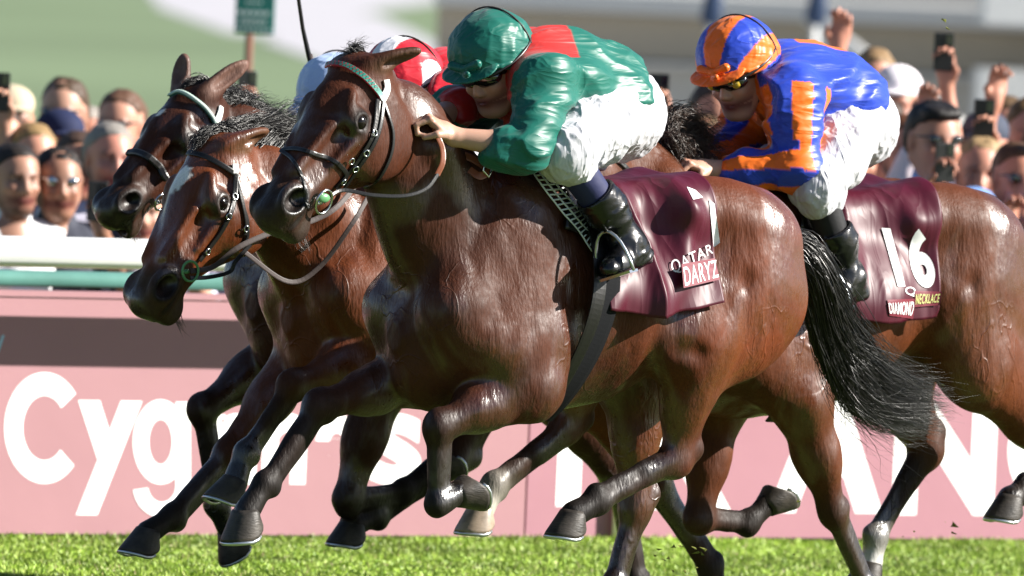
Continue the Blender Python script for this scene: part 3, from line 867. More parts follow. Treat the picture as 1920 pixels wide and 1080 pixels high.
def sphere_geo(c, r, nu=16, nv=10):
    V = []; F = []
    r = np.asarray(r) if hasattr(r, '__len__') else A(r, r, r)
    for i in range(nv + 1):
        th = math.pi * i / nv
        for j in range(nu):
            ph = 2 * math.pi * j / nu
            V.append(np.asarray(c) + r * A(math.sin(th) * math.cos(ph), math.sin(th) * math.sin(ph), math.cos(th)))
    for i in range(nv):
        for j in range(nu):
            F.append((i * nu + j, (i + 1) * nu + j, (i + 1) * nu + (j + 1) % nu, i * nu + (j + 1) % nu))
    return V, F

def hoof(root, c, ax, toe, m, s=1.0):
    """c: centre of the coronet; ax: down the hoof; toe: direction the toe points"""
    ax = nrm(ax); toe = nrm(np.asarray(toe) - ax * np.dot(toe, ax)); lt = np.cross(ax, toe)
    n = 22; V = []; F = []; rings = [(-.012, .038, .036, 0, .0), (0, .044, .041, 0, .0), (.02, .047, .044, .008, 0), (.062, .056, .053, .022, .0), (.072, .056, .053, .026, 0)]
    for d, rl, rt, sh, _ in rings:
        for j in range(n):
            an = 2 * math.pi * j / n
            cx = math.cos(an); sx = math.sin(an)
            ft_ = cx * rt * (1.12 if cx > 0 else .80)
            dd = d * (1.0 if cx > 0 else 1 - .42 * min(1, -cx * 1.2) * (d > 0))
            V.append(c + (ax * dd + toe * (ft_ + sh * (.5 + .5 * cx)) + lt * sx * rl) * s)
    k = len(rings)
    for i in range(k - 1):
        for j in range(n):
            F.append((i * n + j, i * n + (j + 1) % n, (i + 1) * n + (j + 1) % n, (i + 1) * n + j))
    F.append(tuple((k - 1) * n + j for j in range(n))); F.append(tuple(range(n))[::-1])
    ho = mesh_obj('hoof', V, F, m, root)
    pts = []
    for j in range(4, n - 3):
        an = 2 * math.pi * (j - n / 2) / n
        base = V[(k - 1) * n + (int(j + n / 2) % n)]
        ctr = c + ax * .072 * s + toe * .02 * s
        pts.append(ctr + (base - ctr) * .93 + ax * .004)
    sh = tube('horseshoe', pts, .0062 * s, M['shoe'], ho, 6)
    return ho

# ------------------------------------------------------------------ strap that lies on a surface
def project(fr, h, pts, off=.004, dens=6, l=.0):
    """pixels of the photograph measured on the horse's skin -> points and normals on the body mesh"""
    out = []; last = None
    pp = catmull([A(a, b) for a, b in pts], dens) if len(pts) > 2 else [A(*pts[0]) * (1 - t) + A(*pts[1]) * t for t in np.linspace(0, 1, dens)]
    for p in pp:
        o, d = fr.ray(p[0], p[1])
        hit, nn, _, _ = h['bvh'].ray_cast(o, d)
        if hit is not None and last is not None and (hit - last[0]).length > .13: hit = None
        if hit is None:
            if last is None: continue
            tt = (last[0] - o).dot(d); g = o + d * tt
            hit, nn, _, _ = h['bvh'].find_nearest(g)
            if (hit - g).length < .03: hit = hit
        if nn.dot(o - hit) < 0: nn = -nn
        last = (hit, nn)
        out.append((A(*(hit + nn * off)), A(*nn)))
    return out
def ribbon(name, pn, width, thick, m, parent, **kw):
    V = []; F = []; n = len(pn)
    for i, (p, nn) in enumerate(pn):
        a = pn[max(0, i - 1)][0]; b = pn[min(n - 1, i + 1)][0]
        t = nrm(b - a); s = nrm(np.cross(nn, t)); nn = nrm(np.cross(t, s))
        w = width[i] if hasattr(width, '__len__') else width
        for a_, b_ in ((-1, -1), (-1, .6), (-.6, 1), (.6, 1), (1, .6), (1, -1)):
            V.append(p + s * a_ * w / 2 + nn * b_ * thick / 2)
    k = 6
    for i in range(n - 1):
        for j in range(k):
            F.append((i * k + j, i * k + (j + 1) % k, (i + 1) * k + (j + 1) % k, (i + 1) * k + j))
    F.append(tuple(range(k))[::-1]); F.append(tuple((n - 1) * k + j for j in range(k)))
    return mesh_obj(name, V, F, m, parent, smooth=False, **kw)
def strap(fr, h, name, pts, width, m, parent, off=.005, thick=.005, dens=6, **kw):
    pn = project(fr, h, pts, off, dens)
    if len(pn) < 2: return None
    p = relax1([a for a, b in pn], 2)
    nn = relax1([b for a, b in pn], 3)
    return ribbon(name, list(zip(p, nn)), width, thick, m, parent, **kw)
def relax1(p, it):
    p = [np.array(x) for x in p]
    for _ in range(it):
        p = [p[0]] + [(p[i - 1] + 2 * p[i] + p[i + 1]) / 4 for i in range(1, len(p) - 1)] + [p[-1]]
    return p
def ring(name, c, nn, r, tr, m, parent, **kw):
    nn = nrm(nn); x = nrm(np.cross(nn, A(0, 0, 1))); y = np.cross(nn, x)
    return tube(name, [c + (x * math.cos(a) + y * math.sin(a)) * r for a in np.linspace(0, 2 * math.pi, 24)[:-1]], tr, m, parent, 6, True, **kw)

# ------------------------------------------------------------------ hair
def strands(name, guides, n, m, parent, spread=.02, tip=.06, wid=.0016, curl=.01, jag=.25, seg=11, seed=1, **kw):
    """locks of hair: n strands interpolated between neighbouring guide curves"""
    r = np.random.default_rng(seed); V = []; F = []
    G = [np.array(catmull(g, 6)) for g in guides]
    def at(g, t):
        x = t * (len(g) - 1); i = min(int(x), len(g) - 2); f = x - i; return g[i] * (1 - f) + g[i + 1] * f
    for _ in range(n):
        a = r.random() * (len(G) - 1) if len(G) > 1 else 0; i = int(a); f = a - i
        g0 = G[i]; g1 = G[min(i + 1, len(G) - 1)]
        o0 = r.normal(size=3) * spread; o1 = r.normal(size=3) * tip
        L = 1 - jag * r.random() ** 2; ph = r.random(3) * 6.28; fq = 3 + 5 * r.random(3)
        side = nrm(r.normal(size=3)); base = len(V); w0 = wid * (.6 + .8 * r.random())
        pts = []
        for s_ in range(seg + 1):
            t = s_ / seg * L
            p = at(g0, t) * (1 - f) + at(g1, t) * f + o0 * (1 - .6 * t) + o1 * t ** 1.6 + curl * t * np.sin(ph + fq * t * 2)
            pts.append(p)
        for s_, p in enumerate(pts):
            tg = nrm(pts[min(s_ + 1, seg)] - pts[max(s_ - 1, 0)])
            x = nrm(np.cross(tg, side)); y = np.cross(tg, x); w = w0 * (1 - .85 * (s_ / seg) ** 2)
            for an in (0, 2.094, 4.189): V.append(p + (x * math.cos(an) + y * math.sin(an)) * w)
        for s_ in range(seg):
            for j in range(3):
                b0 = base + s_ * 3
                F.append((b0 + j, b0 + (j + 1) % 3, b0 + 3 + (j + 1) % 3, b0 + 3 + j))
    return mesh_obj(name, V, np.array(F), m, parent, **kw)
# ------------------------------------------------------------------ the four horses in view
YAW = 39
FR1 = Frame(905, 290, 0.0, YAW); FR2 = Frame(702, 292, 1.0, 38); FR3 = Frame(630, 292, 2.0, 38); FR4 = Frame(1352, 320, 1.45, YAW)
X_ = A(1, 0, 0); UP = A(0, 0, 1.0)
def legs(fr, d):
    return {k: [fr.J(px, r, l) for px, r, l in v] for k, v in d.items()}

DARK = (.009, .0062, .0048)
h1 = dict(body=(.064, .0150, .0039), points=(.0085, .006, .005), muzzle=(.035, .02, .014), light=(.18, .08, .04), dz=-.095, tilt=.0,
          torso=TORSO, neck=[FR1.J(845, 450, 0), FR1.J(795, 350, 0), FR1.J(742, 232, 0)], neck_r=[.21, .168, .13],
          head=(FR1.J(652, 108, 0), FR1.J(482, 380, .07)),
          ear=(A(-.12, .07, .03), A(-.12, -.02, .0)), ear_open=(A(-.1, .7, -.7), A(0, -1, -.2)), rear=(.08, -.06),
          toe=dict(fore_near=A(.2, 0, -.9), fore_far=A(1, 0, -.1), hind_near=A(1, 0, 0), hind_far=A(1, 0, 0)),
          hoofdir=dict(fore_far=A(-.12, 0, -1), hind_near=A(.15, 0, -1)),
          hoofs=dict(fore_far=1.05))
h1.update(legs(FR1, dict(
    fore_near=[(995, 725, .18), (822, 800, .16), (818, 945, .15), (858, 925, .15)],
    fore_far=[(800, 700, -.15), (597, 762, -.13), (497, 905, -.12), (462, 962, -.12)],
    hind_near=[(1300, 640, .17), (1268, 862, .13), (1120, 940, .12), (1075, 965, .12)],
    hind_far=[(1190, 680, -.14), (1190, 950, -.13), (1150, 1100, -.13), (1130, 1160, -.13)])))
def shade1(v, C):
    # liver-bay: grey-brown fore half with shade painted in, redder quarters painted as sunlit
    w = sst(v[:, 0], -.75, .15)[:, None]
    g = C.mean(1, keepdims=True)
    r = (1 - sst(v[:, 0], -.9, -.45))[:, None]
    C = C * (1 + r * np.array((.55, .45, .35)))
    return C * (1 - .22 * w) + g * .06 * w
h1['shade'] = shade1
h2 = dict(body=(.105, .025, .0058), points=DARK, muzzle=(.04, .022, .015), light=(.2, .09, .04), dz=-.09, tilt=-.01, rear=(.08, -.04),
          torso=TORSO, neck=[FR2.J(628, 480, 0), FR2.J(570, 420, 0), FR2.J(487, 345, 0)], neck_r=[.21, .155, .115],
          head=(FR2.J(385, 262, 0), FR2.J(243, 548, .07)), star=((.285, -.01), .046, .034),
          ear=(A(-.13, .02, .03), A(-.12, -.03, .03)), ear_open=(A(0, .6, -.7), A(0, -1, .2)),
          toe=dict(fore_near=A(.6, 0, .1), fore_far=A(1, 0, -.1), hind_near=A(1, 0, 0), hind_far=A(1, 0, 0)),
          hoofdir=dict(fore_far=A(.25, 0, -1), hind_near=A(.05, 0, -1)), palehoof=('hind_near',),
          white_hind_near=(.42, .39, .34))
h2.update(legs(FR2, dict(
    fore_near=[(740, 660, .17), (548, 722, .15), (460, 848, .14), (440, 905, .14)],
    fore_far=[(590, 640, -.15), (428, 850, -.12), (322, 968, -.11), (278, 1000, -.11)],
    hind_near=[(1100, 640, .15), (1062, 800, .13), (925, 908, .12), (902, 955, .12)],
    hind_far=[(1120, 720, -.14), (1218, 900, -.13), (1332, 1065, -.13), (1345, 1120, -.13)])))
h3 = dict(body=(.040, .0100, .0032), points=DARK, muzzle=(.03, .017, .012), light=(.3, .16, .12), dz=-.09, tilt=-.01, rear=(.08, -.04),
          torso=TORSO, neck=[FR3.J(592, 440, 0), FR3.J(530, 350, 0), FR3.J(440, 262, 0)], neck_r=[.21, .155, .11],
          head=(FR3.J(350, 165, 0), FR3.J(183, 378, .04)), star=((.26, -.01), .014, .012), open_mouth=True,
          ear=(A(-.13, .03, .09), A(-.03, -.03, .11)), ear_open=(A(.3, .9, 0), A(.9, .6, 0)),
          toe=dict(fore_near=A(.2, 0, -.9), fore_far=A(.8, 0, 0), hind_near=A(1, 0, 0), hind_far=A(1, 0, 0)),
          hoofdir=dict(hind_near=A(.15, 0, -1)), palehoof=())
h3.update(legs(FR3, dict(
    fore_near=[(720, 700, .17), (652, 935, .15), (758, 918, .14), (815, 878, .14)],
    fore_far=[(560, 640, -.15), (378, 768, -.13), (405, 945, -.12), (432, 995, -.12)],
    hind_near=[(960, 640, .15), (850, 860, .13), (705, 965, .12), (663, 982, .12)],
    hind_far=[(1020, 700, -.14), (1160, 900, -.13), (1190, 1090, -.13), (1185, 1140, -.13)])))
h4 = dict(body=(.080, .0205, .0056), points=DARK, muzzle=(.03, .017, .012), light=(.2, .09, .04), dz=-.13, tilt=-.01, rear=(.08, -.04),
          torso=TORSO, neck=[FR4.J(1290, 480, 0), FR4.J(1230, 410, 0), FR4.J(1165, 320, 0)], neck_r=[.22, .17, .125],
          head=(FR4.J(1080, 210, 0), FR4.J(920, 470, 0)),
          ear=(A(-.11, .05, .035), A(-.06, -.03, .12)), ear_open=(A(-.1, .7, -.7), A(0, -1, .2)),
          toe=dict(fore_near=A(1, 0, 0), fore_far=A(.4, 0, -.9), hind_near=A(1, 0, 0), hind_far=A(1, 0, 0)),
          hoofdir=dict(hind_near=A(.15, 0, -1)), white_hind_far=(.62, .6, .56))
h4.update(legs(FR4, dict(
    fore_near=[(1500, 745, .18), (1562, 960, .16), (1622, 1105, .15), (1640, 1150, .15)],
    fore_far=[(1345, 745, -.15), (1310, 975, -.13), (1402, 985, -.12), (1438, 945, -.12)],
    hind_near=[(1840, 690, .17), (2000, 880, .13), (1925, 918, .12), (1895, 935, .12)],
    hind_far=[(1660, 690, -.14), (1738, 845, -.13), (1642, 1010, -.12), (1632, 1062, -.12)])))
HORSES = [(FR1, h1), (FR2, h2), (FR3, h3), (FR4, h4)]
r1 = make_horse(FR1, h1, 'race_horse', 'dark glossy bay racehorse leading nearest the camera, with the jockey in green silks', .0054)
r2 = make_horse(FR2, h2, 'race_horse', 'bright bay racehorse with a white star on its forehead, head stretched low', .006)
r3 = make_horse(FR3, h3, 'race_horse', 'dark brown racehorse farthest left with a pale plaited browband and open mouth', .0068)
r4 = make_horse(FR4, h4, 'race_horse', 'bay racehorse under the jockey in blue and orange silks, wearing number 16', .0068)
print('horses', time.time() - T0)
# ------------------------------------------------------------------ tack
def eye_px(h, fr, t, v, w): return fr.px(h['H'](t, v, w))
def bridle(fr, h, label, lm, cm, off, brow=None, grackle=False, cheeks=True, browm=None, pad=None, ringc='steel', bandw=.014):
    """straps given by pixel tracks measured on the photograph, laid on the head"""
    b = empty('bridle', label, 'bridle', fr.M)
    def st(name, pts, w, m=None, off=.006, th=.005): return strap(fr, h, name, pts, w, m or lm, b, off, th)
    return b, st
# --- horse 1: red and green browband, black bridle, grackle noseband
b, st = bridle(FR1, h1, 'black racing bridle with red and green patterned browband on the leading horse', M['leather'], None, 0)
h1['bridle'] = b
# patterned browband
pn = project(FR1, h1, [(604, 128), (625, 122), (655, 128), (683, 146), (706, 172), (716, 190)], .008, 10)
pp = relax1([a for a, _ in pn], 2); nnn = relax1([c for _, c in pn], 3)
M['brow_red'] = mat('red_browband', (.42, .02, .035), .4, .5); M['brow_green'] = mat('green_browband', (.02, .22, .17), .4, .5)
bb = ribbon('browband', list(zip(pp, nnn)), .019, .006, M['brow_red'], b)
for i in range(1, len(pp) - 1):
    t_ = nrm(pp[min(i + 1, len(pp) - 1)] - pp[i - 1]); s_ = nrm(np.cross(nnn[i], t_)); c_ = pp[i] + nnn[i] * .0042
    sg = 1 if i % 2 else -1
    mesh_obj('browband_triangle', [c_ - t_ * .006 + s_ * .008 * sg, c_ + t_ * .006 + s_ * .008 * sg, c_ - s_ * .004 * sg], [(0, 1, 2)], M['brow_green'], bb, smooth=False)
st('headpiece', [(716, 186), (724, 168), (722, 150)], .022, M['white_cloth'])
st('cheekpiece', [(708, 188), (703, 232), (694, 262), (672, 300), (646, 330), (628, 352)], .016)
st('cheekpiece', [(716, 190), (712, 226), (704, 256), (686, 290), (662, 322), (640, 352)], .012, off=.010)
st('throatlash', [(718, 192), (728, 222), (735, 250), (733, 282), (722, 312), (705, 338), (682, 352)], .010)
st('noseband', [(528, 284), (552, 280), (580, 286), (610, 296), (632, 306)], .013)
st('noseband', [(530, 286), (548, 298), (562, 325), (572, 360), (575, 388)], .011)
st('noseband', [(632, 306), (648, 326), (640, 345)], .014)
for p in ((697, 250), (684, 286), (664, 314), (640, 338), (655, 300)):
    q = project(FR1, h1, [p, (p[0] + 2, p[1] + 2)], .012, 2)
    if q: ring('buckle', q[0][0], q[0][1], .009, .0022, M['steel'], b)
def bit(fr, h, b, p, r, m, off=.022):
    q = project(fr, h, [p, (p[0] + 2, p[1] + 2)], off, 2)[0]
    ring('bit_ring', q[0], q[1] + A(0, .6, 0), r, .0042, m, b)
    lt = h['lat']; s_ = (q[0] - h['H'](0, 0, 0)) @ lt; far = q[0] - 2 * s_ * lt
    ring('bit_ring', far, q[1] - 2 * (q[1] @ lt) * lt, r, .0042, m, b)
    d = q[0]
    tube('bit_mouthpiece', [d - lt * .01, d - s_ * lt, far + lt * .01], .007, m, b, 8)
    h['farbit'] = far
    return q[0]
bp1 = bit(FR1, h1, b, (596, 372), .036, M['steel'])
sv, sf = sphere_geo(bp1 + A(.01, .012, .012), (.022, .008, .014), 14, 8); mesh_obj('bit_guard', sv, sf, M['green_plastic'], b)
# reins: flat leather from the bit to the hands
def rein(fr, h, b, pts, w=.016, m=None, name='rein'):
    pts = catmull(pts, 8); pn = []
    for i, p in enumerate(pts):
        pn.append((p, nrm(A(.25, 1, .25))))
    return ribbon(name, pn, w, .004, m or M['rubber'], b)
J = FR1.J
rein(FR1, h1, b, [bp1, J(640, 357, .11), J(700, 366, .145), J(760, 367, .175), J(800, 353, .185), J(822, 325, .18)], .011, M['leather'])
rein(FR1, h1, b, [J(820, 328, .18), J(830, 305, .18), J(830, 280, .17), J(822, 258, .16), J(814, 240, .13)], .016, M['tan'], 'rein_grip')
rein(FR1, h1, b, [h1['farbit'], J(700, 330, -.15), J(780, 290, -.15), J(805, 240, -.06)], .014, M['tan'])
rein(FR1, h1, b, [J(812, 262, .07), J(850, 282, .10), J(890, 300, .13), J(915, 318, .16), J(900, 330, .165), J(880, 318, .14)], .022, M['tan'], 'rein_loop')
tube('rein_buckle', [J(912, 300, .16), J(922, 318, .17), J(916, 332, .17), J(906, 320, .165)], .004, M['steel'], b, 6, True)
# --- horse 2
b, st = bridle(FR2, h2, 'plain black racing bridle on the bright bay horse with the white star', M['leather'], None, 0)
st('browband', [(338, 292), (358, 288), (385, 294), (415, 310), (443, 328)], .016)
st('headpiece', [(440, 326), (440, 308)], .02, M['white_cloth'])
st('cheekpiece', [(442, 325), (440, 360), (432, 395), (415, 430), (392, 462), (372, 488)], .016)
st('cheekpiece', [(441, 330), (448, 358), (455, 390), (460, 420), (458, 440)], .012)
st('throatlash', [(444, 338), (452, 380), (462, 412), (462, 445), (450, 462)], .009)
for p in ((437, 370), (426, 405), (385, 470), (458, 428)):
    q = project(FR2, h2, [p, (p[0] + 2, p[1] + 2)], .012, 2)
    if q: ring('buckle', q[0][0], q[0][1], .009, .0022, M['steel'], b)
bp2 = bit(FR2, h2, b, (348, 508), .030, M['green_plastic'])
J = FR2.J
rein(FR2, h2, b, [bp2, J(400, 500, .13), J(450, 462, .15), J(520, 432, .16), J(590, 412, .17), J(640, 380, .17), J(700, 300, .1)], .016)
rein(FR2, h2, b, [bp2 + A(0, 0, -.02), J(390, 520, .13), J(430, 510, .14), J(442, 490, .145), J(470, 458, .15)], .012, M['leather'], 'rein_chain')
rein(FR2, h2, b, [J(455, 470, .13), J(540, 528, .13), J(600, 500, .15), J(660, 420, .19), J(690, 370, .17)], .014, M['rubber'], 'martingale_strap')
# --- horse 3
b, st = bridle(FR3, h3, 'bridle with a pale green plaited browband and thick dark noseband', M['leather'], None, 0)
M['plait'] = mat('pale_green_plait', (.45, .56, .5), .5, .4); M['plait_dark'] = mat('dark_green_plait', (.03, .10, .08), .5, .4)
pn = project(FR3, h3, [(322, 182), (338, 176), (360, 184), (380, 200), (395, 220), (403, 236)], .008, 8)
pp = relax1([a for a, _ in pn], 2); nnn = relax1([c for _, c in pn], 3)
bb = ribbon('browband', list(zip(pp, nnn)), .016, .005, M['plait_dark'], b)
for i in range(len(pp) - 1):
    for k in range(2):
        c_ = pp[i] * (1 - k / 2) + pp[i + 1] * k / 2 + nnn[i] * .004; t_ = nrm(pp[i + 1] - pp[i]); s_ = nrm(np.cross(nnn[i], t_))
        sv, sf = sphere_geo(A(0, 0, 0), 1, 8, 5); sv = [c_ + nrm(t_ + s_) * x[0] * .0085 + nrm(s_ - t_) * x[1] * .003 + nnn[i] * x[2] * .004 for x in sv]
        mesh_obj('plait_strand', sv, sf, M['plait'], bb)
st('headpiece', [(402, 236), (410, 215), (412, 200)], .02, M['white_cloth'])
st('cheekpiece', [(400, 236), (392, 262), (375, 300), (350, 335), (320, 360)], .014)
st('noseband', [(243, 290), (258, 288), (280, 298), (298, 315), (310, 335)], .022, off=.010, th=.012)
bp3 = bit(FR3, h3, b, (292, 372), .026, M['steel'])
J = FR3.J
rein(FR3, h3, b, [bp3, J(380, 360, .12), J(480, 330, .15), J(580, 300, .08)], .016)
# --- horse 4 (its head is hidden behind the leading horse and jockey)
b, st = bridle(FR4, h4, 'black racing bridle on the horse wearing number 16, mostly hidden behind the green jockey', M['leather'], None, 0)
ring('bit_ring', h4['H'](.78, .095, .08), A(.4, 1, 0), .034, .004, M['steel'], b)
ring('bit_ring', h4['H'](.78, .095, -.08), A(.4, -1, 0), .034, .004, M['steel'], b)
def headband(t, v0, v1, w, name):
    pts = []
    for a in np.linspace(0, 2 * math.pi, 28)[:-1]:
        c_ = h4['H'](t, (v0 + v1) / 2, 0); d = math.cos(a) * h4['v'] + math.sin(a) * h4['lat']
        q, nn, _, _ = h4['bvh'].ray_cast(Vector(c_ + d * .3), Vector(-d))
        if q is not None: pts.append((A(*(q + nn * .004)), A(*nn)))
    pts.append(pts[0]); ribbon(name, pts, w, .004, M['leather'], b)
headband(.58, 0, .15, .016, 'noseband'); headband(.12, -.0, .2, .014, 'browband')
J = FR4.J
rein(FR4, h4, b, [h4['H'](.78, .095, .085), J(1100, 380, .13), J(1200, 350, .12), J(1296, 312, .06)], .014, M['tan'])

# ------------------------------------------------------------------ saddle cloths
def body_point(h, F, phi, zc, off):
    """phi: angle from straight up, towards the near side, round the axis of the barrel"""
    d = A(0, math.sin(phi), math.cos(phi)); c = A(F, 0, zc)
    q, nn, _, _ = h['bvh'].ray_cast(Vector(c), Vector(d))
    t_, _, _, _ = h['tbvh'].ray_cast(Vector(c), Vector(d))
    if t_ is not None:
        rt = (t_ - Vector(c)).length; rq = (q - Vector(c)).length if q is not None else 9
        if rq > rt + .13: q = Vector(c) + Vector(d) * (rt + .13); nn = Vector(d)
    if nn is not None and nn.dot(Vector(d)) < 0: nn = -nn
    if q is None: return c + d * .3, d
    return A(*q) + d * off, A(*nn)
def saddle_cloth(fr, h, Fmap, phimax, zc, nu, nv, m, name, label, seed, amp=.016, phimin=-.55, flare=None):
    V = []; ns_ = []
    for i in range(nu + 1):
        a = i / nu
        for j in range(nv + 1):
            c = j / nv; pm = phimax(a); phi = phimin + (pm - phimin) * c
            p, nn = body_point(h, Fmap(a, c), phi, zc, 0)
            V.append(p); ns_.append(A(0, math.sin(phi), math.cos(phi)))
    V = np.array(V).reshape(nu + 1, nv + 1, 3); Nn = np.array(ns_).reshape(nu + 1, nv + 1, 3)
    for _ in range(6):
        W = V.copy(); W[1:-1, 1:-1] = (V[:-2, 1:-1] + V[2:, 1:-1] + V[1:-1, :-2] + V[1:-1, 2:] + 2 * V[1:-1, 1:-1]) / 6; V = W
    A_, C_ = np.meshgrid(np.linspace(0, 1, nu + 1), np.linspace(0, 1, nv + 1), indexing='ij')
    r = np.stack([A_ * 5.0 + C_ * (2.2 - 2.5 * A_), C_ * .9, A_ * 0], -1).reshape(-1, 3)
    n1 = vnoise(r + vnoise(r * .8, seed + 3)[:, None] * 1.5, seed); n2 = vnoise(r * A(2.3, 2, 1), seed + 1)
    d = (1 - np.abs(2 * n1 - 1)) ** 1.5 * amp * 1.6 + (n2 - .5) * amp * .8
    d = d.reshape(A_.shape) * (.25 + 1.3 * sst(C_, .2, .8)) + .016
    if flare is not None: d = d + flare(A_, C_)
    V = V + Nn * d[..., None]
    root = empty(name, label, 'saddle cloth', fr.M)
    idx = np.arange((nu + 1) * (nv + 1)).reshape(nu + 1, nv + 1)
    F_ = np.stack([idx[:-1, :-1], idx[:-1, 1:], idx[1:, 1:], idx[1:, :-1]], -1).reshape(-1, 4)
    o = mesh_obj('cloth', V.reshape(-1, 3), F_, m, root)
    sm = o.modifiers.new('s', 'SOLIDIFY'); sm.thickness = .0025; sm.offset = -1
    dV = np.gradient(V, axis=0), np.gradient(V, axis=1); NN = np.cross(dV[1], dV[0]); NN /= np.linalg.norm(NN, axis=-1, keepdims=True)
    sgn = np.sign((NN * Nn).sum(-1).mean()); NN = NN * sgn
    def at(a, c, off=.003):
        x = np.clip(a, 0, 1) * nu; y = np.clip(c, 0, 1) * nv; i = min(int(x), nu - 1); j = min(int(y), nv - 1); fx = x - i; fy = y - j
        g = lambda Q: Q[i, j] * (1 - fx) * (1 - fy) + Q[i + 1, j] * fx * (1 - fy) + Q[i, j + 1] * (1 - fx) * fy + Q[i + 1, j + 1] * fx * fy
        return g(V) + g(NN) * off
    return root, at
def cloth_print(at, name, s, m, parent, a0, a1, c0, c1, bold=.02, off=.003, vert=None, cuts=3):
    """letters printed on the cloth between cloth coordinates a (rearwards) and c (downwards)"""
    me = text_mesh(s, 1, bold, 0)
    bm = bmesh.new(); bm.from_mesh(me)
    bmesh.ops.triangulate(bm, faces=bm.faces[:])
    for _ in range(cuts):
        bmesh.ops.subdivide_edges(bm, edges=[e for e in bm.edges if e.calc_length() > .07], cuts=1); bmesh.ops.triangulate(bm, faces=bm.faces[:])
    xs = [v.co.x for v in bm.verts]; ys = [v.co.y for v in bm.verts]; x0, x1, y0, y1 = min(xs), max(xs), min(ys), max(ys)
    for v in bm.verts:
        x = (v.co.x - x0) / (x1 - x0); y = (v.co.y - y0) / (y1 - y0)
        a = a0 + (a1 - a0) * x; c = c1 + (c0 - c1) * y
        if vert: a, c = vert(x, y)
        v.co = Vector(at(a, c, off))
    bm.to_mesh(me); bm.free(); me.name = name
    return finish(bpy.data.objects.new(name, me), name, m, parent)
def quad_print(at, name, m, parent, corners, off=.0025, n=8):
    """a flat band or tag laid on the cloth; corners (a, c) in order"""
    V = []; c00, c10, c11, c01 = [A(*c) for c in corners]
    for i in range(n + 1):
        for j in range(n + 1):
            u, w = i / n, j / n; q = c00 * (1 - u) * (1 - w) + c10 * u * (1 - w) + c11 * u * w + c01 * (1 - u) * w
            V.append(at(q[0], q[1], off))
    F_ = [(i * (n + 1) + j, (i + 1) * (n + 1) + j, (i + 1) * (n + 1) + j + 1, i * (n + 1) + j + 1) for i in range(n) for j in range(n)]
    return mesh_obj(name, V, F_, m, parent)
# cloth 1: a = 0 front edge under the saddle, a = 1 rear edge
def grid_bvh(o):
    me = o.data; return BVHTree.FromPolygons([v.co.copy() for v in me.vertices], [tuple(p.vertices) for p in me.polygons])
def px_print(fr, bvh, name, s, m, parent, quad, bold=.02, off=.004, cuts=3, plane=None):
    """print laid on a cloth; quad: its four corners (top-left, top-right, bottom-right, bottom-left) as measured on the photograph"""
    if s is None:
        me = bpy.data.meshes.new(name); bm = bmesh.new(); bmesh.ops.create_grid(bm, x_segments=14, y_segments=14, size=.5)
    else:
        me = text_mesh(s, 1, bold, 0); bm = bmesh.new(); bm.from_mesh(me); bmesh.ops.triangulate(bm, faces=bm.faces[:])
        for _ in range(cuts):
            bmesh.ops.subdivide_edges(bm, edges=[e for e in bm.edges if e.calc_length() > .08], cuts=1); bmesh.ops.triangulate(bm, faces=bm.faces[:])
    xs = [v.co.x for v in bm.verts]; ys = [v.co.y for v in bm.verts]; x0, x1, y0, y1 = min(xs), max(xs), min(ys), max(ys)
    tl, tr, br, bl_ = [A(*q) for q in quad]; last = None
    for v in bm.verts:
        x = (v.co.x - x0) / (x1 - x0); y = 1 - (v.co.y - y0) / (y1 - y0)
        p = tl * (1 - x) * (1 - y) + tr * x * (1 - y) + br * x * y + bl_ * (1 - x) * y
        o_, d_ = fr.ray(p[0], p[1]); hit, nn, _, _ = bvh.ray_cast(o_, d_)
        if plane is not None:
            hit = o_ + d_ * ((plane[0] - o_).dot(plane[1]) / d_.dot(plane[1])); nn = plane[1]
        if hit is None:
            hit = bvh.find_nearest(o_ + d_ * ((last - o_).dot(d_) if last else 35))[0] if last is None else o_ + d_ * (last - o_).dot(d_)
            nn = -d_
        if nn.dot(d_) > 0: nn = -nn
        last = hit.copy(); v.co = hit - d_ * off
    bm.to_mesh(me); bm.free(); me.name = name
    return finish(bpy.data.objects.new(name, me), name, m, parent)
cl1, at1 = saddle_cloth(FR1, h1, lambda a, c: (1 - a) * (-.10 - .17 * min(1, c * 1.5)) - a * .70, lambda a: 1.74 + .10 * math.sin(a * math.pi * .6) - .30 * max(0, a - .35), 1.08, 90, 80, M['maroon'],
                        'saddle_cloth', 'maroon cloth blowing over the leading horse flank, tagged DARYZ at its lower rear corner', 5, .022)
bv1 = grid_bvh(cl1.children[0])
px_print(FR1, bv1, 'white_number_edge', None, M['print_white'], cl1, [(1330, 374), (1340, 382), (1350, 455), (1338, 464)])
px_print(FR1, bv1, 'white_number_edge', None, M['print_white'], cl1, [(1288, 350), (1304, 356), (1318, 370), (1300, 374)])
px_print(FR1, bv1, 'print_QATAR', 'QATAR', M['print_white'], cl1, [(1256, 490), (1334, 456), (1338, 478), (1264, 518)], .0, .010)
hs_ = [bv1.ray_cast(*FR1.ray(*q))[0] for q in ((1280, 496), (1338, 486), (1346, 520), (1284, 538))]
hs_ = [q for q in hs_ if q is not None]
pn_ = (hs_[1] - hs_[0]).cross(hs_[-1] - hs_[0]).normalized(); dd_ = FR1.ray(1310, 510)[1]
tagp = (sum(hs_, Vector()) / len(hs_) - dd_ * .03, pn_)      # the folded-over name tag lies flat
px_print(FR1, bv1, 'name_tag', None, M['maroon_tag'], cl1, [(1278, 495), (1340, 484), (1350, 524), (1282, 540)], off=.0, plane=tagp)
px_print(FR1, bv1, 'print_DARYZ', 'DARYZ', M['print_white'], cl1, [(1281, 501), (1343, 487), (1348, 519), (1285, 536)], .004, .002, plane=tagp)
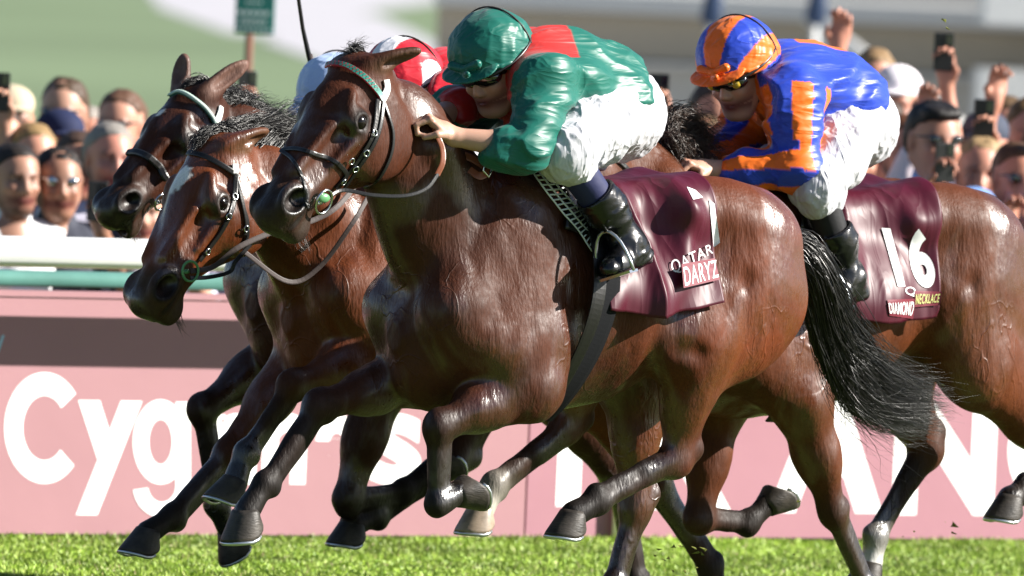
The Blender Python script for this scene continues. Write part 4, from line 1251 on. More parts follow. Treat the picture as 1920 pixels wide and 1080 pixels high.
# cloth 4
cl4, at4 = saddle_cloth(FR4, h4, lambda a, c: (1 - a) * (-.10 - .17 * min(1, c * 1.5)) - a * (.70 - .04 * c), lambda a: 1.74 + .06 * math.sin(a * math.pi), 1.04, 90, 80, M['maroon'],
                        'saddle_cloth', 'maroon cloth with a big white 16 and the name DIAMOND NECKLACE', 9, .018)
bv4 = grid_bvh(cl4.children[0])
px_print(FR4, bv4, 'number_16', '16', M['print_white'], cl4, [(1652, 424), (1740, 430), (1758, 540), (1684, 538)], .035, .004, cuts=4)
px_print(FR4, bv4, 'print_Q', 'Q', M['print_white'], cl4, [(1696, 538), (1716, 538), (1718, 556), (1700, 556)], .0)
px_print(FR4, bv4, 'name_band', None, M['maroon_tag'], cl4, [(1664, 562), (1716, 560), (1712, 598), (1668, 592)], off=.005)
px_print(FR4, bv4, 'print_DIAMOND', 'DIAMOND', M['print_white'], cl4, [(1666, 568), (1715, 565), (1711, 592), (1669, 588)], .015, .008)
px_print(FR4, bv4, 'name_band', None, M['maroon_tag'], cl4, [(1716, 545), (1766, 547), (1762, 572), (1714, 576)], off=.006)
px_print(FR4, bv4, 'print_NECKLACE', 'NECKLACE', M['print_yellow'], cl4, [(1718, 551), (1763, 551), (1760, 567), (1717, 571)], .012, .009)

# ------------------------------------------------------------------ saddles, girths, pads
def band(h, fr, name, F0, F1, w, m, parent, zc, off=.012, phi0=-2.9, phi1=2.9, n=110, th=.006):
    pn = []
    for k in range(n + 1):
        phi = phi0 + (phi1 - phi0) * k / n; t = (phi - phi0) / (phi1 - phi0)
        Fq = F0 + (F1 - F0) * abs(phi) / max(abs(phi0), abs(phi1))
        d_ = Vector((0, math.sin(phi), math.cos(phi))); t_, _, _, _ = h['tbvh'].ray_cast(Vector((Fq, 0, zc)), d_)
        pn.append((A(*(t_ + d_ * (off + .016 + .012 * (math.sin(phi) ** 2)))), A(*d_)))
    p = relax1([a for a, _ in pn], 14)
    return ribbon(name, list(zip(p, [b_ for _, b_ in pn])), w, th, m, parent)
def saddle(fr, h, label, seatc, mesh_px=None):
    root = empty('race_saddle', label, 'saddle', fr.M)
    zc = 1.05
    band(h, fr, 'girth', -.34, -.20, .075, M['webbing'], root, zc, .020)
    band(h, fr, 'overgirth', -.30, -.16, .045, M['leather'], root, zc, .026)
    # saddle tree and seat
    S = Sdf((.05, .06, .075)); top = body_point(h, -.28, 0, zc, 0)[0][2] + .012
    S.ell((-.26, 0, top + .025), (.19, .11, .028), k=.02, X=(1, 0, .12))
    S.ell((-.42, 0, top + .04), (.07, .12, .022), k=.03, X=(1, 0, -.3))
    S.ell((-.10, 0, top + .055), (.05, .035, .04), k=.03)
    S.ell((-.26, 0, top - .035), (.22, .085, .05), k=.02, op='s')
    v, q = S.build(.006); mesh_obj('seat', v, q, M['seat'], root)
    for sg in (1, -1):
        V = []; n = 14
        for i in range(n + 1):
            for j in range(n + 1):
                phi = .36 + .45 * j / n; f = -.20 - .16 * i / n + .06 * (j / n) * (1 - i / n)
                p, nn = body_point(h, f, sg * phi, zc, .026); V.append(p)
        F_ = [(i * (n + 1) + j, (i + 1) * (n + 1) + j, (i + 1) * (n + 1) + j + 1, i * (n + 1) + j + 1) for i in range(n) for j in range(n)]
        o = mesh_obj('flap', V, F_, M['leather'], root); s_ = o.modifiers.new('s', 'SOLIDIFY'); s_.thickness = .004
    for k, r in enumerate((.085, .06, .035)):
        pts = [A(-.42 + .055 * math.cos(a) * r / .085, .055 + .085 * math.sin(a) * r / .085, top + .063 - .003 * k) for a in np.linspace(0, 2 * math.pi, 24)[:-1]]
        tube('seat_stitching', pts, .0016, M['white_cloth'], root, 5, True)
    return root
sd1 = saddle(FR1, h1, 'light black racing saddle under the jockey in green', None)
sd4 = saddle(FR4, h4, 'light black racing saddle under the jockey in blue and orange', None)
for fr, h, lab in ((FR2, h2, 'small black racing saddle hidden behind the leading horse, under the red jockey'), (FR3, h3, 'small black racing saddle on the farthest horse, hidden behind the others')):
    root = empty('race_saddle', lab, 'saddle', fr.M)
    band(h, fr, 'girth', -.20, -.155, .085, M['webbing'], root, 1.05, .014)
    top = body_point(h, -.28, 0, 1.05, 0)[0][2]; S = Sdf(); S.ell((-.26, 0, top + .02), (.19, .11, .03), k=.02, X=(1, 0, .12)); S.ell((-.42, 0, top + .04), (.07, .11, .022), k=.03)
    v, q = S.build(.009); mesh_obj('seat', v, q, M['seat'], root)
# white non-slip mesh pad in front of the leading saddle: real lattice
pd = empty('mesh_pad', 'white open mesh pad edging the front of the leading saddle', 'saddle pad', FR1.M)
edge0 = [(955, 308), (986, 330), (1020, 372), (1062, 424), (1100, 476)]
edge1 = [(990, 300), (1040, 328), (1085, 368), (1118, 398), (1140, 412)]
e0 = catmull([A(*p) for p in edge0], 6); e1 = catmull([A(*p) for p in edge1], 6)
nw = 5; G = []
for i in range(len(e0)):
    for j in range(nw + 1):
        p = e0[i] * (1 - j / nw) + e1[i] * j / nw
        o_, d_ = FR1.ray(p[0], p[1]); hit, nn, _, _ = h1['bvh'].ray_cast(o_, d_)
        G.append(A(*(hit + (nn if nn.dot(o_ - hit) > 0 else -nn) * .026)) if hit is not None else FR1.J(p[0], p[1], .22))
G = np.array(G).reshape(len(e0), nw + 1, 3); V = []; F = []
for i in range(len(e0)):
    v0, f0 = tube_geo(list(G[i]), .0028, 4); F += [tuple(a + len(V) for a in f) for f in f0]; V += v0
for j in range(nw + 1):
    v0, f0 = tube_geo(list(G[:, j]), .0030, 4); F += [tuple(a + len(V) for a in f) for f in f0]; V += v0
mesh_obj('lattice', V, F, M['mesh_pad'], pd, kind='stuff')
print('tack', time.time() - T0)
# ------------------------------------------------------------------ manes and tails (parts of the horses)
def JJ(fr, pts): return [fr.J(*p) for p in pts]
f = FR1
strands('tail', [JJ(f, [(1478, 440, .02), (1520, 455, .04), (1560, 520, .05), (1600, 600, .0), (1660, 690, -.06), (1750, 742, -.12)]),
                 JJ(f, [(1482, 455, .0), (1530, 500, .05), (1560, 600, .03), (1600, 700, 0), (1660, 760, -.05), (1765, 765, -.1)]),
                 JJ(f, [(1484, 475, -.0), (1515, 540, .0), (1540, 640, .0), (1580, 730, 0), (1640, 785, -.05), (1730, 800, -.1)]),
                 JJ(f, [(1484, 470, .02), (1540, 520, .05), (1570, 620, .03), (1640, 670, 0), (1700, 720, -.05), (1768, 750, -.1)])],
        2600, M['hair'], r1, .012, .035, .0015, .018, .35, 13, 1)
tube('dock', JJ(f, [(1462, 425, 0), (1500, 455, .01), (1530, 500, .02), (1548, 560, .02)]), [.04, .034, .022, .012], M['hair'], r1, 10)
strands('tail_wisp', [JJ(f, [(1520, 560, .0), (1560, 680, .0), (1620, 770, 0), (1700, 800, -.05)])], 120, M['hair'], r1, .02, .07, .0010, .03, .4, 13, 2)
strands('forelock', [JJ(f, [(688, 122, -.01), (672, 104, -.01), (652, 98, -.02), (640, 112, -.02)]), JJ(f, [(690, 118, -.01), (676, 98, -.02), (668, 88, -.03), (690, 80, -.05)])],
        260, M['hair'], r1, .008, .016, .0012, .01, .4, 8, 3)
strands('mane', [JJ(f, [(752, 165, -.02), (770, 190, -.03), (782, 220, -.03), (790, 245, -.03)]), JJ(f, [(775, 185, -.02), (795, 205, -.03), (810, 230, -.03), (830, 250, -.02)]),
                 JJ(f, [(815, 215, -.02), (835, 235, -.02), (850, 252, -.02), (870, 262, -.01)])], 420, M['hairb'], r1, .008, .014, .0013, .008, .4, 8, 4)
f = FR2
strands('mane', [JJ(f, [(425, 262, .0), (440, 240, -.01), (500, 225, -.03), (560, 215, -.06)]), JJ(f, [(470, 270, 0), (500, 245, -.02), (540, 240, -.04), (590, 235, -.07)]),
                 JJ(f, [(520, 290, 0), (550, 262, -.02), (590, 270, -.04), (640, 270, -.07)]), JJ(f, [(580, 330, 0), (600, 300, -.02), (630, 290, -.04), (690, 290, -.06)])],
        1300, M['hair'], r2, .010, .030, .0014, .02, .4, 10, 5)
strands('forelock', [JJ(f, [(440, 262, .02), (410, 250, .01), (380, 262, .01), (362, 282, .01)]), JJ(f, [(450, 262, .01), (420, 240, 0), (385, 246, .0), (362, 270, .0)]), JJ(f, [(460, 262, .01), (430, 236, 0), (480, 222, -.02), (530, 212, -.04)])],
        800, M['hair'], r2, .008, .012, .0014, .008, .3, 9, 6)
f = FR3
strands('mane', [JJ(f, [(392, 165, 0), (420, 160, -.01), (440, 180, -.02), (470, 195, -.03)]), JJ(f, [(440, 205, 0), (460, 195, -.02), (490, 205, -.03), (520, 220, -.04)]), JJ(f, [(490, 240, 0), (510, 225, -.02), (535, 240, -.03), (560, 262, -.04)])],
        900, M['hair'], r3, .012, .030, .0013, .015, .4, 9, 7)
strands('forelock', [JJ(f, [(392, 168, 0), (380, 155, 0), (355, 158, 0), (345, 172, .0)])], 200, M['hair'], r3, .010, .010, .0013, .006, .3, 7, 8)
f = FR4
strands('mane', [JJ(f, [(1240, 250, 0), (1250, 215, -.01), (1285, 215, -.03), (1330, 240, -.05)]), JJ(f, [(1255, 275, 0), (1265, 245, -.01), (1300, 245, -.02), (1340, 275, -.03)]),
                 JJ(f, [(1275, 310, 0), (1290, 275, 0), (1310, 285, -.01), (1335, 300, -.02)]), JJ(f, [(1245, 260, .02), (1262, 262, .05), (1280, 290, .06), (1288, 320, .06)])],
        1500, M['hairb'], r4, .014, .030, .0013, .025, .4, 10, 9)
strands('forelock', [JJ(f, [(1100, 210, 0), (1080, 200, 0), (1065, 215, .01), (1058, 240, .01)])], 120, M['hair'], r4, .01, .012, .0013, .006, .3, 7, 10)
for fr, r_, h, pts in ((FR2, r2, h2, [(1290, 430, 0), (1340, 480, 0), (1390, 600, 0), (1430, 700, 0)]), (FR3, r3, h3, [(1180, 430, 0), (1230, 480, 0), (1260, 600, 0), (1270, 680, 0)]),
                       (FR4, r4, h4, [(1950, 470, 0), (2000, 520, 0), (2050, 640, 0), (2130, 740, 0)])):
    strands('tail', [JJ(fr, pts), JJ(fr, [(a + 15, b + 20, .03) for a, b, _ in pts])], 500, M['hair'], r_, .02, .05, .002, .02, .3, 10, 12)
# chin and muzzle whiskers
for fr, r_, h, s_ in ((FR1, r1, h1, 21), (FR2, r2, h2, 22), (FR3, r3, h3, 23)):
    H = h['H']; strands('whiskers', [[H(.93, .135, .01), H(.96, .16, .012), H(.99, .175, .015)], [H(.90, .14, -.01), H(.93, .165, -.01), H(.95, .18, .0)]], 26, M['hairb'], r_, .012, .010, .0006, .003, .5, 4, s_)
print('hair', time.time() - T0)
# ------------------------------------------------------------------ people
SKIN = (.46, .265, .19)
def head_prims(S, c, fwd, up, s=1.0, skin=SKIN, mouth_open=0, beard=None, brow=(.05, .03, .02)):
    """c: centre of the skull; a face with sockets, nose, lips, chin and ears"""
    f = nrm(fwd); u = nrm(np.asarray(up) - f * np.dot(up, f)); r = np.cross(u, f)
    H = lambda x, y, z: c + (f * x + r * y + u * z) * s
    q = lambda *a: A(*a) * s
    S.ell(H(-.010, 0, .035), q(.098, .077, .088), k=.03, X=f, Z=u, c=skin)
    S.ell(H(.038, 0, -.035), q(.058, .060, .078), k=.04, X=f, Z=u, c=skin)
    S.ell(H(.058, 0, -.098), q(.030, .034, .024), k=.03, X=f, Z=u, c=skin if beard is None else beard)
    for sg in (1, -1):
        S.cone(H(-.005, sg * .060, -.045), H(.05, sg * .025, -.098), .022 * s, .018 * s, k=.03, c=skin if beard is None else beard)
        S.ell(H(.084, sg * .031, .012), q(.020, .019, .013), k=.014, X=f, Z=u, op='s', c=lerp(skin, (.1, .05, .04), .35))
        S.ell(H(.071, sg * .031, .012), q(.013, .013, .012), k=.003, X=f, Z=u, c=(.55, .5, .47))
        S.ell(H(.0815, sg * .030, .012), q(.0035, .0055, .0055), k=.002, X=f, Z=u, c=(.02, .015, .01))
        S.cone(H(.088, sg * .014, .030), H(.078, sg * .050, .030), .006 * s, .005 * s, k=.008, c=brow)
        S.ell(H(.066, sg * .040, -.022), q(.024, .018, .016), k=.02, X=f, Z=u, c=lerp(skin, (.5, .15, .1), .2))
        S.ell(H(-.005, sg * .080, .002), q(.018, .008, .032), k=.010, X=f, Z=u, c=skin)
        S.ell(H(-.002, sg * .088, .004), q(.009, .006, .018), k=.004, X=f, Z=u, op='s', c=lerp(skin, (.2, .08, .05), .5))
        S.ell(H(.098, sg * .010, -.030), q(.012, .009, .008), k=.006, X=f, Z=u, c=skin)
    S.cone(H(.088, 0, .018), H(.108, 0, -.022), .009 * s, .012 * s, k=.014, c=skin)
    S.ell(H(.085, 0, -.056), q(.012, .026, .006), k=.006, X=f, Z=u, c=(.42, .13, .11))
    S.ell(H(.084, 0, -.067), q(.013, .022, .007), k=.006, X=f, Z=u, c=(.45, .15, .12))
    if mouth_open:
        S.ell(H(.092, 0, -.062 - .006), q(.025, .019, .006 + .014 * mouth_open), k=.004, X=f, Z=u, op='s', c=(.03, .008, .008))
    else:
        S.ell(H(.099, 0, -.0615), q(.010, .024, .0015), k=.002, X=f, Z=u, op='s', c=(.12, .03, .03))
    return H
def hand_prims(S, w, d, palm, s=1.0, curl=1.0, side=1, skin=SKIN, k=.006):
    """w wrist, d hand direction, palm: palm normal; four fingers curl towards the palm, thumb leaves the side"""
    d = nrm(d); n = nrm(np.asarray(palm) - d * np.dot(palm, d)); t = np.cross(d, n) * side
    pc = w + d * .055 * s
    S.cone(w, w + d * .03 * s, .026 * s, .028 * s, k=.02, c=skin)
    S.ell(pc, A(.050, .042, .017) * s, k=.015, X=d, Z=n, c=skin)
    L = [(.040, .026, .020), (.045, .029, .022), (.042, .027, .021), (.033, .021, .018)]
    for i in range(4):
        y = (.030 - .020 * i) * s
        p = pc + t * y + d * (.040 - .004 * abs(i - 1)) * s
        ang = .15 + .95 * curl
        dd = d; tot = 0
        S.ell(p + d * -.002 - n * .006 * s, A(.011, .010, .009) * s, k=.006, X=d, Z=n, c=lerp(skin, (.5, .18, .13), .3))
        for j, l in enumerate(L[i]):
            tot += ang * (1.0 if j else .75)
            dd = d * math.cos(tot) + n * math.sin(tot) + t * .03 * (1.5 - i)
            e = p + nrm(dd) * l * s
            S.cone(p, e, (.0092 - .0009 * j) * s, (.0085 - .0009 * j) * s, k=k * .5, c=skin)
            p = e
    b = w + d * .022 * s + t * .028 * s + n * .006 * s
    m = b + (t * .55 + d * .75 + n * .35) * .036 * s; e = m + (d * .8 + n * (.35 + .5 * curl) - t * .15 * curl) * .030 * s
    S.cone(b, m, .014 * s, .011 * s, k=.012, c=skin); S.cone(m, e, .0105 * s, .0085 * s, k=.004, c=skin)
def sdf_obj(S, name, res, m, parent, tau=.006, fold=None, alpha=None, it=0, colfn=None, **kw):
    v, q = S.build(res)
    if it: v = relax(v, q, it)
    C = S.color(v, tau)
    if colfn is not None: C = colfn(v, C)
    if fold is not None:
        for fo in (fold if isinstance(fold, list) else [fold]):
            v = folds(v, normals(v, q), **fo)
    return mesh_obj(name, v, q, m, parent, C, **kw)
ROT1 = np.array([[.25, 0, .15], [0, 1.0, .25], [.1, -.25, 1.1]])
def jockey(fr, d, label, res=.0055, cap=None, silk=None, stripes=None):
    """d: joints in the horse's frame"""
    root = empty('person', label, 'jockey', fr.M)
    J = fr.J; g = lambda k: J(*d[k])
    hd = g('head'); fwd = nrm(d['look']); up = nrm(d['headup'])
    sL, sR, eL, eR, wL, wR = g('sL'), g('sR'), g('eL'), g('eR'), g('wL'), g('wR')
    hL, hR, kL, kR, aL, aR = g('hipL'), g('hipR'), g('kL'), g('kR'), g('aL'), g('aR')
    chest = (sL + sR) / 2; hip = (hL + hR) / 2; nk = g('neck')
    # ---- body: one continuous figure under the clothes
    S = Sdf(SKIN)
    H = head_prims(S, hd, fwd, up, 1.0)
    S.cone(nk, hd - up * .03 - fwd * .01, .058, .052, k=.03)
    S.cone(chest, lerp(chest, hip, .9), .085, .08, k=.04); S.cone(sL, sR, .06, .06, k=.05)
    for a, b, c in ((sL, eL, wL), (sR, eR, wR)):
        S.cone(a, b, .045, .036, k=.03); S.cone(b, lerp(b, c, .35), .040, .040, k=.02); S.cone(lerp(b, c, .35), c, .040, .026, k=.02)
    for a, b, c in ((hL, kL, aL), (hR, kR, aR)):
        S.cone(a, b, .08, .052, k=.04); S.cone(b, c, .050, .036, k=.02)
    hand_prims(S, wL, d['handL'], d['palmL'], 1.0, 1.25, 1); hand_prims(S, wR, d['handR'], d['palmR'], 1.0, 1.25, -1)
    sdf_obj(S, 'body', res * .8, M['skin'], root, .004)
    # ---- silks
    S = Sdf(silk)
    bul = d.get('bulge', 1.0); upv = nrm(np.cross(nrm(hip - chest), A(0, 1, 0))); upv = upv if upv[2] > 0 else -upv
    ax = nrm(hip - chest)
    S.ell(lerp(chest, hip, .10) + upv * .01, A(.17, .185, .135) * bul, k=.06, X=ax, Z=upv)
    S.ell(lerp(chest, hip, .55) + upv * .02, A(.20, .17, .135) * bul, k=.07, X=ax, Z=upv)
    S.ell(lerp(chest, hip, .86) + upv * .03, A(.11, .165, .125) * bul, k=.06, X=ax, Z=upv)
    S.ell(lerp(chest, hip, .98) + upv * .01, A(.035, .17, .13) * bul, k=.02, X=ax, Z=upv)
    S.cone(lerp(nk, chest, .5), nk, .075, .066, k=.04)
    for sh, el, wr in ((sL, eL, wL), (sR, eR, wR)):
        S.cone(lerp(chest, sh, .5), sh, .09, .085, k=.05)
        S.cone(sh, lerp(sh, el, .6), .082, .072, k=.05); S.cone(lerp(sh, el, .5), el, .072, .062, k=.03)
        cf = lerp(el, wr, d.get('cuff', .62))
        S.cone(el, lerp(el, cf, .7), .063, .056, k=.03); S.cone(lerp(el, cf, .7), cf, .056, .037, k=.02)
        o = cf + nrm(wr - el) * .045
        S.cone(o - nrm(wr - el) * .008, o + nrm(wr - el) * .06, .040, .040, k=.008, op='s')
    if 'collar' in d: S.cone(nk - fwd * .01 - up * .02, nk + fwd * .03 - up * .06, .062, .05, k=.015, c=d['collar'])
    S.cone(lerp(chest, hip, 1.08), lerp(chest, hip, 1.45) , .15, .14, k=.02, op='s')
    cf_ = (lambda v, C: stripes(v, C, dict(sL=sL, sR=sR, eL=eL, eR=eR, wL=wL, wR=wR, chest=chest, hip=hip, upv=upv, ax=ax, nk=nk))) if stripes else None
    sdf_obj(S, 'silk_jacket', res, M['silk'], root, .005, fold=[dict(amp=.028, scale=6.5, rot=ROT1, seed=d['seed']), dict(amp=.011, scale=12, rot=ROT1, seed=d['seed'] + 4)], colfn=cf_)
    # ---- breeches
    S = Sdf((.8, .8, .82))
    S.ell(lerp(hip, chest, -.12) - upv * .01, (.12, .155, .135), k=.05, X=ax, Z=upv)
    S.cone(lerp(hip, chest, .15), hip, .11, .12, k=.05)
    for a, b in ((hL, kL), (hR, kR)):
        S.cone(lerp(a, hip, .35), lerp(a, b, .45), .115, .098, k=.06); S.cone(lerp(a, b, .4), b, .098, .072, k=.04)
        S.ell(b, (.072, .064, .074), k=.03)
    for b, c in ((kL, aL), (kR, aR)): S.cone(b, lerp(b, c, .14), .078, .060, k=.03)
    sdf_obj(S, 'breeches', res, M['breeches'], root, fold=[dict(amp=.014, scale=11, rot=[[.9, .1, -.25], [0, .8, 0], [.1, 0, .35]], seed=d['seed'] + 9), dict(amp=.004, scale=30, rot=np.eye(3), seed=3)])
    # ---- socks and boots
    for sg, b, c, tk in ((1, kL, aL, 'toeL'), (-1, kR, aR, 'toeR')):
        S = Sdf(); S.cone(lerp(b, c, .10), lerp(b, c, .55), .056, .050, k=.02); sdf_obj(S, 'sock', .007, d['sock'], root)
        toe = nrm(d[tk]); cal = nrm(np.cross(nrm(c - b), A(0, 1, 0))); cal = cal if cal @ A(-1, 0, 0) > 0 else -cal
        S = Sdf()
        S.cone(lerp(b, c, .36) , lerp(b, c, .62) + cal * .004, .062, .060, k=.03); S.cone(lerp(b, c, .6) + cal * .006, c, .058, .040, k=.03)
        dn = nrm(nrm(c - b) - toe * np.dot(nrm(c - b), toe))
        heel = c + dn * .045 - toe * .035; ball = c + dn * .052 + toe * .095; tip = c + dn * .058 + toe * .140
        S.cone(c, heel, .042, .036, k=.03); S.cone(c, lerp(c, ball, .8), .042, .034, k=.04); S.cone(heel, ball, .030, .030, k=.03, sq=(dn, 1.0)); S.cone(ball, tip, .034, .027, k=.03)
        S.cone(lerp(b, c, .20), lerp(b, c, .34), .075, .070, k=.01, op='s')
        # flat sole
        o = heel + dn * .095; S.cone(o - toe * .1, o + toe * .3, .068, .068, k=.006, sq=(np.cross(dn, toe), .4), op='s')
        bt = sdf_obj(S, 'boot', .0055, M['boot'], root, fold=dict(amp=.006, scale=20, rot=[[.3, .3, 1], [.2, .4, 0], [1, 0, .3]], seed=6))
        # stirrup iron: a thing of the saddle's kind, carried by the foot
        lt = nrm(np.cross(dn, toe)); cc = c + dn * .083 + toe * .110
        arch = [cc + lt * math.cos(a) * .062 - dn * (math.sin(a) * .135 if math.sin(a) > 0 else 0) for a in np.linspace(0, math.pi, 14)]
        st_root = empty('stirrup', ('near-side' if sg > 0 else 'off-side') + ' metal stirrup iron holding the black boot of ' + d['who'], 'stirrup', fr.M)
        tube('iron', arch, .0052, M['shoe'], st_root, 8)
        V, F = boxv((-.062, -.022, -.004), (.062, .022, .004)); V = [cc + lt * x[0] + toe * x[1] + dn * x[2] for x in V]
        mesh_obj('foot_plate', V, F, M['steel'], st_root, smooth=False)
        tp = arch[7]; tube('stirrup_leather', [tp, lerp(tp, lerp(b, c, .2), .5), lerp(b, c, .15) - A(0, sg * .05, 0)], .008, M['leather'], st_root, 6)
    # ---- helmet with its silk cover
    f = fwd; u = nrm(up - f * np.dot(up, f)); r_ = np.cross(u, f)
    K = lambda x, y, z: hd + f * x + r_ * y + u * z
    S = Sdf(cap[0]); S.ell(K(-.012, 0, .062), (.136, .115, .118), k=.02, X=f, Z=u); S.ell(K(-.04, 0, .03), (.115, .108, .09), k=.04, X=f, Z=u)
    S.ell(K(.0, 0, -.10), (.3, .3, .132), k=.01, X=nrm(f + u * .10), Z=u, op='s')
    S.ell(K(-.01, 0, .03), (.098, .088, .10), k=.01, X=f, Z=u, op='s')
    capc = (lambda v, C: cap[1](v, C, hd, f, r_, u)) if cap[1] else None
    sdf_obj(S, 'helmet_cover', .005, M['silk'], root, .005, fold=[dict(amp=.005, scale=14, rot=[[.3, 1, .2], [.2, .1, .5], [1, .1, .1]], seed=d['seed'] + 2), dict(amp=.006, scale=7, rot=np.eye(3), seed=d['seed'] + 7)], colfn=capc)
    S = Sdf(cap[2]); S.ell(K(.110, 0, .052), (.062, .096, .010), k=.01, X=nrm(f - u * .25), Z=u); S.ell(K(.02, 0, .075), (.10, .09, .08), k=.003, X=f, Z=u, op='s')
    rim = [K(-.012 + .137 * math.cos(a), .116 * math.sin(a), .036 + .016 * math.cos(a)) for a in np.linspace(0, 2 * math.pi, 30)[:-1]]
    for i in range(len(rim)): S.cone(rim[i], rim[(i + 1) % len(rim)], .0085, .0085, k=.004)
    S.cone(K(.135, 0, .068), K(.125, .045, .078), .010, .014, k=.004); S.cone(K(.135, 0, .068), K(.125, -.045, .078), .010, .014, k=.004); S.cone(K(.137, 0, .052), K(.165, .03, .066), .008, .008, k=.004)
    sdf_obj(S, 'helmet_peak', .0045, M['silk'], root, .005)
    S = Sdf((.012, .012, .012)); S.ell(K(-.012, 0, .026), (.104, .092, .055), k=.01, X=f, Z=u); S.ell(K(.03, 0, -.03), (.12, .078, .055), k=.01, X=f, Z=u, op='s')
    for sg in (1, -1): S.cone(K(.0, sg * .086, .02), K(.025, sg * .065, -.075), .0065, .006, k=.004, c=(.02, .02, .02)); S.cone(K(-.05, sg * .075, .0), K(.012, sg * .078, -.04), .006, .006, k=.004)
    S.cone(K(.025, .065, -.075), K(.05, .0, -.122), .006, .007, k=.004); S.cone(K(.025, -.065, -.075), K(.05, .0, -.122), .006, .007, k=.004)
    sdf_obj(S, 'helmet_harness', .0045, M['black'], root)
    S = Sdf((.01, .01, .01)); S.ell(K(.070, 0, .012), (.038, .074, .034), k=.01, X=f, Z=u); S.ell(K(.045, 0, .010), (.045, .066, .030), k=.004, X=f, Z=u, op='s')
    S.ell(K(.10, 0, -.035), (.03, .014, .025), k=.01, X=f, Z=u, op='s')
    go = sdf_obj(S, 'goggles', .004, M['goggle'], root)
    tube('goggle_strap', [K(-.012 + .142 * math.cos(a) + 0, .121 * math.sin(a), .014 + .05 * (1 - math.cos(a)) * .5 + .012) for a in np.linspace(.5, 2 * math.pi - .5, 30)], .0055, M['black'], root, 6)
    # elastic over the cover
    tube('elastic', [K(-.06 + 0 * a, .118 * math.cos(a) , .05 + .128 * math.sin(a)) for a in np.linspace(-.5, math.pi + .5, 30)], .0028, d.get('elastic', M['rubber']), root, 6)
    return root, K
GREEN = (.0, .105, .078)
jk1 = dict(head=(925, 132, .0), look=A(.80, .28, -.42), headup=A(.32, .0, .95), neck=(985, 165, 0),
           sL=(1020, 165, .17), sR=(975, 130, -.17), eL=(988, 278, .25), eR=(865, 205, -.24), wL=(848, 256, .14), wR=(812, 218, -.05),
           hipL=(1150, 212, .12), hipR=(1135, 195, -.12), kL=(1058, 285, .25), kR=(960, 262, -.25), aL=(1180, 458, .27), aR=(1060, 430, -.27),
           handL=A(.75, -.35, .55), palmL=A(.2, -.3, -1), handR=A(.8, .2, .0), palmR=A(.2, .5, -1), toeL=A(.93, .30, -.12), toeR=A(.93, -.3, -.12),
           sock=M['sock_navy'], seed=31, who='the jockey in green', bulge=1.03, collar=(.42, .02, .018), cuff=.45)
def red_yoke(v, C, j):
    d = v - j['nk']; t = d @ j['ax']; w = np.abs(d[:, 1]); u_ = d @ j['upv']
    m_ = ((t > -.16) & (w < .17) & (u_ > -.14)).astype(float)
    m_ = m_ * (1 - sst(t + w * .12, .050, .058))
    return C * (1 - m_[:, None]) + np.array((.42, .018, .015)) * m_[:, None]
p1, K1 = jockey(FR1, jk1, 'jockey in emerald green silks and cap, white breeches, crouched over the leading horse', cap=(GREEN, None, GREEN), silk=GREEN, stripes=red_yoke)
BLUE = (.012, .045, .42); ORG = (.72, .135, .004)
def cap_stripes(v, C, hd, f, r_, u):
    d = v - hd - u * .04; y = d @ r_; z = d @ u; a = np.degrees(np.arctan2(y, z + .06))
    k = np.floor((a + 13) / 26).astype(int) % 2
    w = (k == 0).astype(float)
    return np.array(ORG) * w[:, None] + np.array(BLUE) * (1 - w[:, None])
def limb_stripes(v, C, j):
    out = np.tile(np.array(BLUE), (len(v), 1))
    for s in 'LR':
        for a, b in ((j['s' + s], j['e' + s]), (j['e' + s], j['w' + s])):
            ab = b - a; t = ((v - a) @ ab) / (ab @ ab); q = v - a - np.clip(t, 0, 1)[:, None] * ab
            near = (np.linalg.norm(q, axis=1) < .10) & (t > -.05) & (t < 1.1)
            e1 = nrm(np.cross(ab, A(0, 1, 0))); e2 = nrm(np.cross(ab, e1))
            an = np.degrees(np.arctan2(q @ e2, q @ e1))
            st = (np.floor((an + 360) / 45).astype(int) % 2 == 0)
            out[near] = np.array(BLUE); out[near & st] = np.array(ORG)
    d = v - j['chest']; t = d @ j['ax']; w = np.abs(d[:, 1]); u_ = d @ j['upv']
    m_ = (w < .045) & (u_ > .06) & (t > -.02) & (t < .27); out[m_] = ORG
    lo = (t > .18) & (t < .24) & (u_ < -.03); out[lo] = ORG
    m2 = (u_ < -.02) & (w < .11) & (t < .05); out[m2] = ORG
    return out
jk4 = dict(head=(1385, 142, .0), look=A(.80, .30, -.38), headup=A(.30, .0, .95), neck=(1440, 170, 0),
           sL=(1488, 172, .17), sR=(1440, 150, -.17), eL=(1490, 312, .22), eR=(1385, 262, -.26), wL=(1330, 318, .07), wR=(1318, 312, -.05),
           hipL=(1598, 232, .12), hipR=(1575, 215, -.12), kL=(1530, 352, .25), kR=(1440, 330, -.25), aL=(1590, 522, .26), aR=(1510, 500, -.27),
           handL=A(.95, -.15, .2), palmL=A(.1, -.2, -1), handR=A(.9, .2, .1), palmR=A(.2, .5, -1), toeL=A(.93, .30, -.12), toeR=A(.93, -.3, -.12),
           sock=M['sock_black'], seed=57, who='the jockey in blue and orange', bulge=1.0, cuff=.78)
p4, K4 = jockey(FR4, jk4, 'jockey in royal blue and orange striped silks and striped cap on the horse numbered 16', res=.006, cap=(ORG, cap_stripes, ORG), silk=BLUE, stripes=limb_stripes)
sv, sf = sphere_geo(K4(.094, -.040, .012) * 1.0, (.012, .022, .015), 14, 8)
for sg in (1, -1):
    sv, sf = sphere_geo(K4(.088, sg * .043, .010), .017, 14, 8); mesh_obj('goggle_lens_amber', sv, sf, M['goggle_amber'], p4)
RED = (.50, .008, .022); PALE = (.42, .55, .80); CW = (.75, .74, .78)
